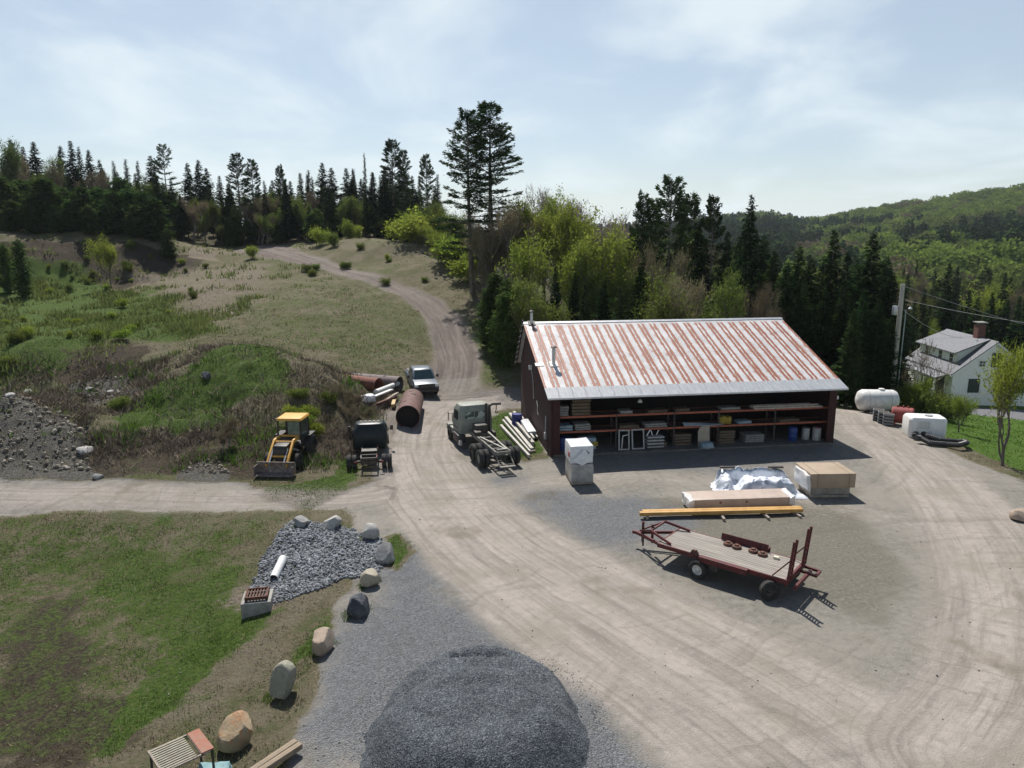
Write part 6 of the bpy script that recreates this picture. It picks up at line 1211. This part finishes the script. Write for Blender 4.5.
# --- utility pole and lines
yp = 62.; tp = W(903, 284, yp); zg = H(tp[0], yp); hp = tp[2]-zg; pw = M('pole_wood', (.44, .41, .37), (.34, .315, .28), 5, .9, stretch=(3, 3, .3), bump=.3)
t = TH('utility_pole', 'grey wooden utility pole with a transformer, standing behind the white tanks', 'utility pole', (tp[0], yp, zg)); MB().tube([(0, 0, -.5), (0, 0, hp)], [.24, .17], 12).build('pole', pw, t)
MB().lathe([(.001, 0), (.2, .02), (.22, .08), (.22, .72), (.2, .78), (.001, .8)], (-.48, -.05, hp-2.6), n=16).build('transformer', galv, t, smooth=True); MB().bar((-.3, 0, hp-2.0), (0, 0, hp-2.0), .08).bar((-.1, 0, hp-2.2), (.75, -.1, hp-2.15), .06).build('bracket', dark_m, t)
MB().lathe([(.001, .2), (.08, .18), (.17, .05), (.14, 0), (.001, -.02)], (.78, -.1, hp-2.1), n=12).build('lamp', M('lamp_pale', (.6, .62, .6)), t); MB().tube([(.42, -.12, 0), (.42, -.12, hp-2.2)], .045, 8).build('riser_pipe', M('grey_green_pipe', (.30, .36, .35), (.24, .29, .28), 4, .6), t); MB().tube([(-.48, -.05, hp-1.8), (-.3, 0, hp-1.4), (0, 0, hp-.9)], .015, 5).build('jumper_wire', dark_m, t)
MB().tube([(0, -.16, .0), (0, -.18, 1.4)], .06, 8).build('guard', M('red_guard', (.30, .10, .07)), t)
wm = M('wire', (.24, .24, .24), (.3, .3, .3), 3, .6)
def wire(a, b, sag, label):
    a, b = Vector(a), Vector(b); pts = [tuple(a.lerp(b, k/24)-a-Vector((0, 0, sag*4*(k/24)*(1-k/24)))) for k in range(25)]; one(MB().tube(pts, .022, 5), 'power_line', wm, label, 'cable', tuple(a))
PT = lambda dz: (tp[0], yp, tp[2]-dz)
wire(PT(.15), W(1150, 352, 85), .6, 'upper power line running from the pole top to the right'); wire((tp[0]+.3, yp, tp[2]-2.2), W(962, 338, 86), .5, 'lower power line running from the pole to the white house'); wire(W(905, 300, 98), W(1100, 333, 75), .3, 'thin power line crossing in front of the dark conifers above the house roof')
# --- house
hx = 51.3; hy = 84.; hz_ = H(hx+4, hy+3)+.95; hw_ = M('white_clapboard', (.82, .82, .78), (.76, .76, .72), 3, .7); rf_ = M('slate_roof', (.12, .125, .14), (.16, .165, .18), 3, .75, bump=.2); dk_ = M('green_black_shutter', (.012, .03, .025), (.02, .04, .032), 3, .5); brk_ = M('brick', (.16, .07, .055), (.12, .055, .045), 9, .9)
t = TH('white_house', 'white farmhouse with a grey roof, brick chimney and dark green shutters', 'house', (hx, hy, hz_), R(-4)); Wd, Ln, ez, rz2 = 8.8, 11., 3.3, 6.9

wl = MB().add([(0, 0, -2.2), (Wd, 0, -2.2), (Wd, 0, ez), (Wd/2, 0, rz2-.12), (0, 0, ez), (0, Ln, -2.2), (Wd, Ln, -2.2), (Wd, Ln, ez), (Wd/2, Ln, rz2-.12), (0, Ln, ez)], [(0, 1, 2, 3, 4), (9, 8, 7, 6, 5), (0, 4, 9, 5), (1, 6, 7, 2)]).build('wall', hw_, t)
sl = (rz2-ez)/(Wd/2)
def slope(x0, z0, x1, z1, y0, y1, mat=rf_, nm='roof', th=.14): return MB().add([(x0, y0, z0), (x1, y0, z1), (x1, y1, z1), (x0, y1, z0), (x0, y0, z0-th), (x1, y0, z1-th), (x1, y1, z1-th), (x0, y1, z0-th)], [(0, 1, 2, 3), (7, 6, 5, 4), (0, 4, 5, 1), (1, 5, 6, 2), (2, 6, 7, 3), (3, 7, 4, 0)]).build(nm, mat, t)
rfo = slope(-.45, ez-.45*sl+.05, Wd/2, rz2, -.4, Ln+.4); slope(Wd+.45, ez-.45*sl+.05, Wd/2+.003, rz2, -.4, Ln+.4)
for s in (0, 1):
    xa, za, xb, zb_ = (-.45, ez-.45*sl-.10, Wd/2, rz2-.14) if s == 0 else (Wd+.45, ez-.45*sl-.10, Wd/2, rz2-.14)
    MB().bar((xa, -.36, za-.06), (xb, -.36, zb_-.06), .06, .22).build('rake_board', hw_, t)
# long dormer on the left slope
dz1 = 5.35; MB().box((1.0, 6.0, (3.0+dz1)/2), (.12, 9.0, dz1-3.0)).build('dormer_wall', hw_, t); slope(.45, dz1-.05, Wd/2-.1, rz2+.04, 1.1, 10.9, nm='dormer_roof')
for yy in (1.5, 10.5): MB().add([(1.0, yy, 3.6), (1.0, yy, dz1), (Wd/2-.3, yy, rz2-.15)], [(0, 1, 2)]).build('dormer_cheek', hw_, t)
def win(c, w_, h_, ax, sh=False, dark=False):
    f = MB(); x, y, z = c
    if ax == 'y':
        f.box((x, y, z), (w_+.16, .05, h_+.16)); o = f.build('window', dk_ if dark else hw_, t); MB().box((x, y-.035, z), (w_, .03, h_)).build('pane', dk_ if dark else glass, o)
        if not dark: MB().box((x, y-.055, z), (w_, .02, .05)).box((x, y-.057, z), (.04, .02, h_)).build('muntin', hw_, o)
        MB().box((x, y-.02, z+h_/2+.13), (w_+.3, .09, .09)).build('lintel', hw_, o)
    else:
        f.box((x, y, z), (.05, w_+.16, h_+.16)); o = f.build('window', hw_, t); MB().box((x-.035, y, z), (.03, w_, h_)).build('pane', glass, o); MB().box((x-.055, y, z), (.02, w_, .05)).build('muntin', hw_, o)
win((2.45, -.03, 1.65), 1.1, 1.5, 'y', dark=True); win((5.3, -.03, 1.65), 1.1, 1.5, 'y', dark=True); win((7.7, -.03, 1.65), 1.0, 1.5, 'y', dark=True); win((4.7, -.03, 4.7), 1.05, 1.55, 'y', dark=True); win((3.1, -.03, 4.25), .62, .6, 'y'); win((6.2, -.03, 4.25), .62, .6, 'y')
for yy in (2.6, 5.2, 8.6): win((.93, yy, 4.5), .75, 1.0, 'x')
# porch along the left side
slope(-1.7, 2.45, 0, 2.95, .6, Ln-.5, nm='porch_roof', th=.12); MB().box((-.8, Ln/2, .1), (1.6, Ln-1.2, .2)).build('porch_floor', conc, t); MB().box((-.02, 4.5, 1.3), (.08, 5.5, 2.2)).build('porch_shade', M('porch_dark', (.05, .055, .05)), t)  # dark panel on the wall paints the shade of the open porch, no real screen
for yy in (.9, 3.4, 5.9, 8.4, 10.3): MB().box((-1.55, yy, 1.3), (.18, .18, 2.45)).build('post', hw_, t)
rl = MB(); rl.box((-1.55, 5.6, .95), (.07, 9.2, .08)).box((-1.55, 5.6, .3), (.07, 9.2, .06)); [rl.box((-1.55, 1.1+k*.25, .62), (.03, .04, .6)) for k in range(37)]; rl.build('railing', hw_, t)
ch = MB().box((Wd/2-.1, 3.6, rz2+.55), (.85, 1.0, 1.9)).build('chimney', brk_, t); MB().box((Wd/2-.1, 3.6, rz2+1.75), (1.1, 1.3, .12)).build('chimney_cap', conc, ch); MB().tube([(Wd/2-1., 2.2, rz2-.8), (Wd/2-1., 2.2, rz2-.1)], .06, 8).build('vent_pipe', white_p, t)
# ================================================================== GRASS, WEEDS, STONES (nobody could count these)
def scatter(n, x0, x1, y0, y1, dens, seed, near=1.2):
    rs = np.random.RandomState(seed); y = y0+(y1-y0)*rs.rand(n)**near; half = y*.75+3; x = (rs.rand(n)*2-1)*half
    k = (x > x0) & (x < x1); x, y = x[k], y[k]; d = dens(x, y); k = rs.rand(len(x)) < d; return x[k], y[k], rs
def blades(name, x, y, rs, h, nb, mat, label, cat, w=.03, spread=.12, lean=.5, hvar=.5):
    n = len(x); z = terr(x, y); hs = h(x, y)*(1-hvar+2*hvar*rs.rand(n)) if callable(h) else h*(1-hvar+2*hvar*rs.rand(n))
    X_ = np.repeat(x, nb)+rs.normal(size=n*nb)*spread; Y_ = np.repeat(y, nb)+rs.normal(size=n*nb)*spread; Z_ = np.repeat(z, nb)-.03; Hh = np.repeat(hs, nb)*(.5+.7*rs.rand(n*nb))
    a = rs.rand(n*nb)*6.283; s = np.c_[np.cos(a), np.sin(a), 0*a]; dist = np.hypot(X_, Y_); ww = w*np.maximum(1, dist/30); b = np.c_[X_, Y_, Z_]
    l = np.c_[rs.normal(size=(n*nb, 2))*lean, np.ones(n*nb)]; l /= np.linalg.norm(l, axis=1)[:, None]
    V = np.stack([b-s*ww[:, None]/2, b+s*ww[:, None]/2, b+l*Hh[:, None]], 1).reshape(-1, 3); Q_ = np.arange(len(V)).reshape(-1, 3)
    return tag(link(name, npmesh(name, V, Q_), mat), label, cat, kind='stuff')
gm_green = M('grass_blades', (.05, .105, .016), (.10, .165, .028), .5, .7, trans=.35, island=True, objrand=.35, spec=.15); gm_dead = M('dead_blades', (.22, .19, .11), (.13, .125, .06), .6, .85, trans=.15, island=True, objrand=.4, spec=.1)
gm_lime = M('weed_blades', (.095, .125, .036), (.145, .17, .055), .4, .7, trans=.4, island=True, objrand=.35, spec=.15); gm_brush = M('brush_twigs', (.14, .11, .085), (.24, .195, .15), .7, .9, island=True, objrand=.5, spec=.1)
offy = lambda x, y: 1-sstep(samp(yard, x, y), .1, .5)
notrk = lambda x, y: (1-sstep(samp(w1, x, y), .15, .5))*(1-sstep(samp(w5, x, y), .1, .5))
inbarn = lambda x, y: np.where((((x-BO.x)*bc+(y-BO.y)*bs) > -.2) & (((x-BO.x)*bc+(y-BO.y)*bs) < 18.6) & ((-(x-BO.x)*bs+(y-BO.y)*bc) > -.3) & ((-(x-BO.x)*bs+(y-BO.y)*bc) < 11), 0, 1)
patch = lambda x, y, s, f=.6, a=.35, b=.6: sstep(fbm(x, y, f, 4, s)+.5, a, b)
RIP = np.array([G(*q)[:2] for q in [(250,600),(262,558),(290,522),(340,528),(378,540),(384,565),(372,580),(345,578),(320,588),(295,598),(272,606)]])
inrip = lambda x, y: sstep(sdpoly(x, y, RIP)+.5*fbm(x, y, .8, 3, 4), -.15, .15)
base = lambda x, y: offy(x, y)*notrk(x, y)*inbarn(x, y)*(1-inrip(x, y))*(1-samp(drv, x, y))*(1-samp(rubble, x, y)*.9)
x, y, rs = scatter(260000, -40, 34, 14, 66, lambda x, y: base(x, y)*np.clip(samp(green, x, y)*1.1-samp(soil, x, y)*.7, 0, 1)*patch(x, y, 31), 1)
blades('grass', x, y, rs, .11, 3, gm_green, 'short green grass growing in patches over the lower field and the mound', 'grass', w=.03, spread=.09)
x, y, rs = scatter(260000, -40, 34, 14, 90, lambda x, y: base(x, y)*(1-samp(green, x, y)*.55)*(1-samp(lawn, x, y))*(1-samp(sandy, x, y)*.85)*(1-samp(soil, x, y)*.5)*patch(x, y, 37, .8, .3, .55)*.75, 2)
blades('dead_grass', x, y, rs, .13, 3, gm_dead, 'dry tan dead grass over the slopes and field edges', 'grass', w=.03, spread=.12, lean=.9)
x, y, rs = scatter(90000, -75, 30, 50, 122, lambda x, y: base(x, y)*np.clip(samp(green, x, y)*1.3+.12, 0, 1)*patch(x, y, 41, .3, .46, .68)*np.where(x < -28, 1, .35), 3, 1.0)
blades('field_weeds', x, y, rs, lambda x, y: np.where(x < -26, .55, .2), 4, gm_lime, 'lime green weeds and tall grass over the left field', 'weeds', w=.05, spread=.3, lean=.35)
MND = [(-60,39.2),(-9.5,39.2),(-7,46),(-10,58),(-60,58)]; mound = lambda x, y: sstep(sdpoly(x, y, MND), -1, 1)
x, y, rs = scatter(60000, -45, -5, 38, 60, lambda x, y: base(x, y)*mound(x, y)*patch(x, y, 47, .55, .38, .55)*(1-samp(green, x, y)*.9)*.8, 4, 1.)
blades('dry_brush', x, y, rs, .5, 5, gm_brush, 'tangled brown dead weeds and brush over the mound', 'brush', w=.035, spread=.25, lean=.8)
x, y, rs = scatter(24000, -45, -5, 38, 58, lambda x, y: base(x, y)*mound(x, y)*patch(x, y, 53, .5, .53, .66)*.7, 6, 1.)
blades('mound_weeds', x, y, rs, .45, 5, gm_green, 'dark green weed clumps over the mound behind the backhoe', 'weeds', w=.05, spread=.2, lean=.5)
x, y, rs = scatter(60000, 20, 90, 28, 100, lambda x, y: samp(lawn, x, y)*(1-samp(drv, x, y))*.7*inbarn(x, y), 7, 1.)
blades('lawn_grass', x, y, rs, .12, 3, M('lawn_blades', (.07, .145, .018), (.11, .19, .028), .3, .7, trans=.35, island=True, objrand=.12, spec=.15), 'bright green lawn grass sloping down to the white house', 'grass', w=.05, spread=.15)
def stones(name, x, y, rs, smin, smax, mat, label, cat, sink=.2, flat=.7, pw=1.5):
    prot = [rockv(1, 60+i, 7, .40, .8, 0) for i in range(6)]; n = len(x); z = terr(x, y); V = []; Fq = []; c = 0; s = smin+(smax-smin)*rs.rand(n)**pw
    for i in range(n):
        v, f = prot[rs.randint(6)]; A = rs.normal(size=(3, 3)); q_, _ = np.linalg.qr(A); vv = (v*np.array([1.25, .9, flat]))@q_*s[i]+np.array([x[i], y[i], z[i]+s[i]*(.5-sink)]); V.append(vv); Fq.append(f+c); c += len(v)
    return tag(link(name, npmesh(name, np.concatenate(V), np.concatenate(Fq)), mat), label, cat, kind='stuff')
rs = np.random.RandomState(9); n = 20000; x = rs.uniform(RIP[:, 0].min()-.5, RIP[:, 0].max()+.5, n); y = rs.uniform(RIP[:, 1].min()-.5, RIP[:, 1].max()+.5, n); k = rs.rand(n) < inrip(x, y); x, y = x[k], y[k]
stones('crushed_stone', x, y, rs, .03, .105, M('grey_rubble', (.10, .11, .122), (.19, .20, .215), 2, .85, island=True, objrand=.55), 'bed of angular crushed grey stone between the boulders', 'crushed stone')
x, y, rs = scatter(60000, -45, -8, 38.5, 58, lambda x, y: np.clip(samp(rubble, x, y), 0, 1)*inbarn(x, y)*offy(x, y)*.9, 12, 1.)
stones('rubble', x, y, rs, .02, .20, M('mixed_rubble', (.12, .105, .082), (.25, .225, .185), 2, .9, island=True, objrand=.6), 'loose stones and rubble of the heap at the left edge', 'rubble', pw=7)
x, y, rs = scatter(9000, -40, 30, 14, 75, lambda x, y: (patch(x, y, 71, .4, .5, .65)*.5+.1)*inbarn(x, y), 13, 1.2)
stones('scattered_stones', x, y, rs, .012, .045, M('pebble_mix', (.14, .135, .125), (.27, .26, .24), 2, .9, island=True, objrand=.5), 'small loose stones scattered over the yard and slopes', 'stones', pw=4)

bx_, by_ = [], []
for o in list(COL.objects):
    if o.name.startswith('boulder') and o.location.y < 36 and o.location.x < 0:
        r_ = max(o.dimensions.x, o.dimensions.y)*.5 if o.dimensions.x else .5
        a_ = nr.uniform(0, 6.283, 260); q_ = r_*nr.uniform(.75, 1.35, 260); side_ = np.cos(a_-2.4) > -.25
        bx_.append(o.location.x+(np.cos(a_)*q_)[side_]); by_.append(o.location.y+(np.sin(a_)*q_)[side_])
x = np.concatenate(bx_); y = np.concatenate(by_)
blades('boulder_grass', x, y, np.random.RandomState(3), .16, 3, gm_green, 'tufts of grass growing round the feet of the boulders', 'grass', w=.02, spread=.05)
def haze_box():
    z0 = float(Z.min())-1.2; z1 = float(Z.max())+25; s = 3000.
    o = MB().box((0, 0, (z0+z1)/2), (2*s*1.02, 2*s*1.02, z1-z0)).build('haze', None); m = D.materials.new('thin_haze'); m.use_nodes = True; nt = m.node_tree
    nt.nodes.remove(nt.nodes['Principled BSDF']); v = nn(nt, 'ShaderNodeVolumePrincipled'); v.inputs['Color'].default_value = (.80, .88, 1, 1); v.inputs['Density'].default_value = HAZE; v.inputs['Anisotropy'].default_value = .3
    nt.links.new(v.outputs[0], nt.nodes['Material Output'].inputs['Volume']); o.data.materials.append(m); tag(o, 'thin pale spring haze softening the far wooded hill', 'haze', kind='stuff')
if HAZE: haze_box()
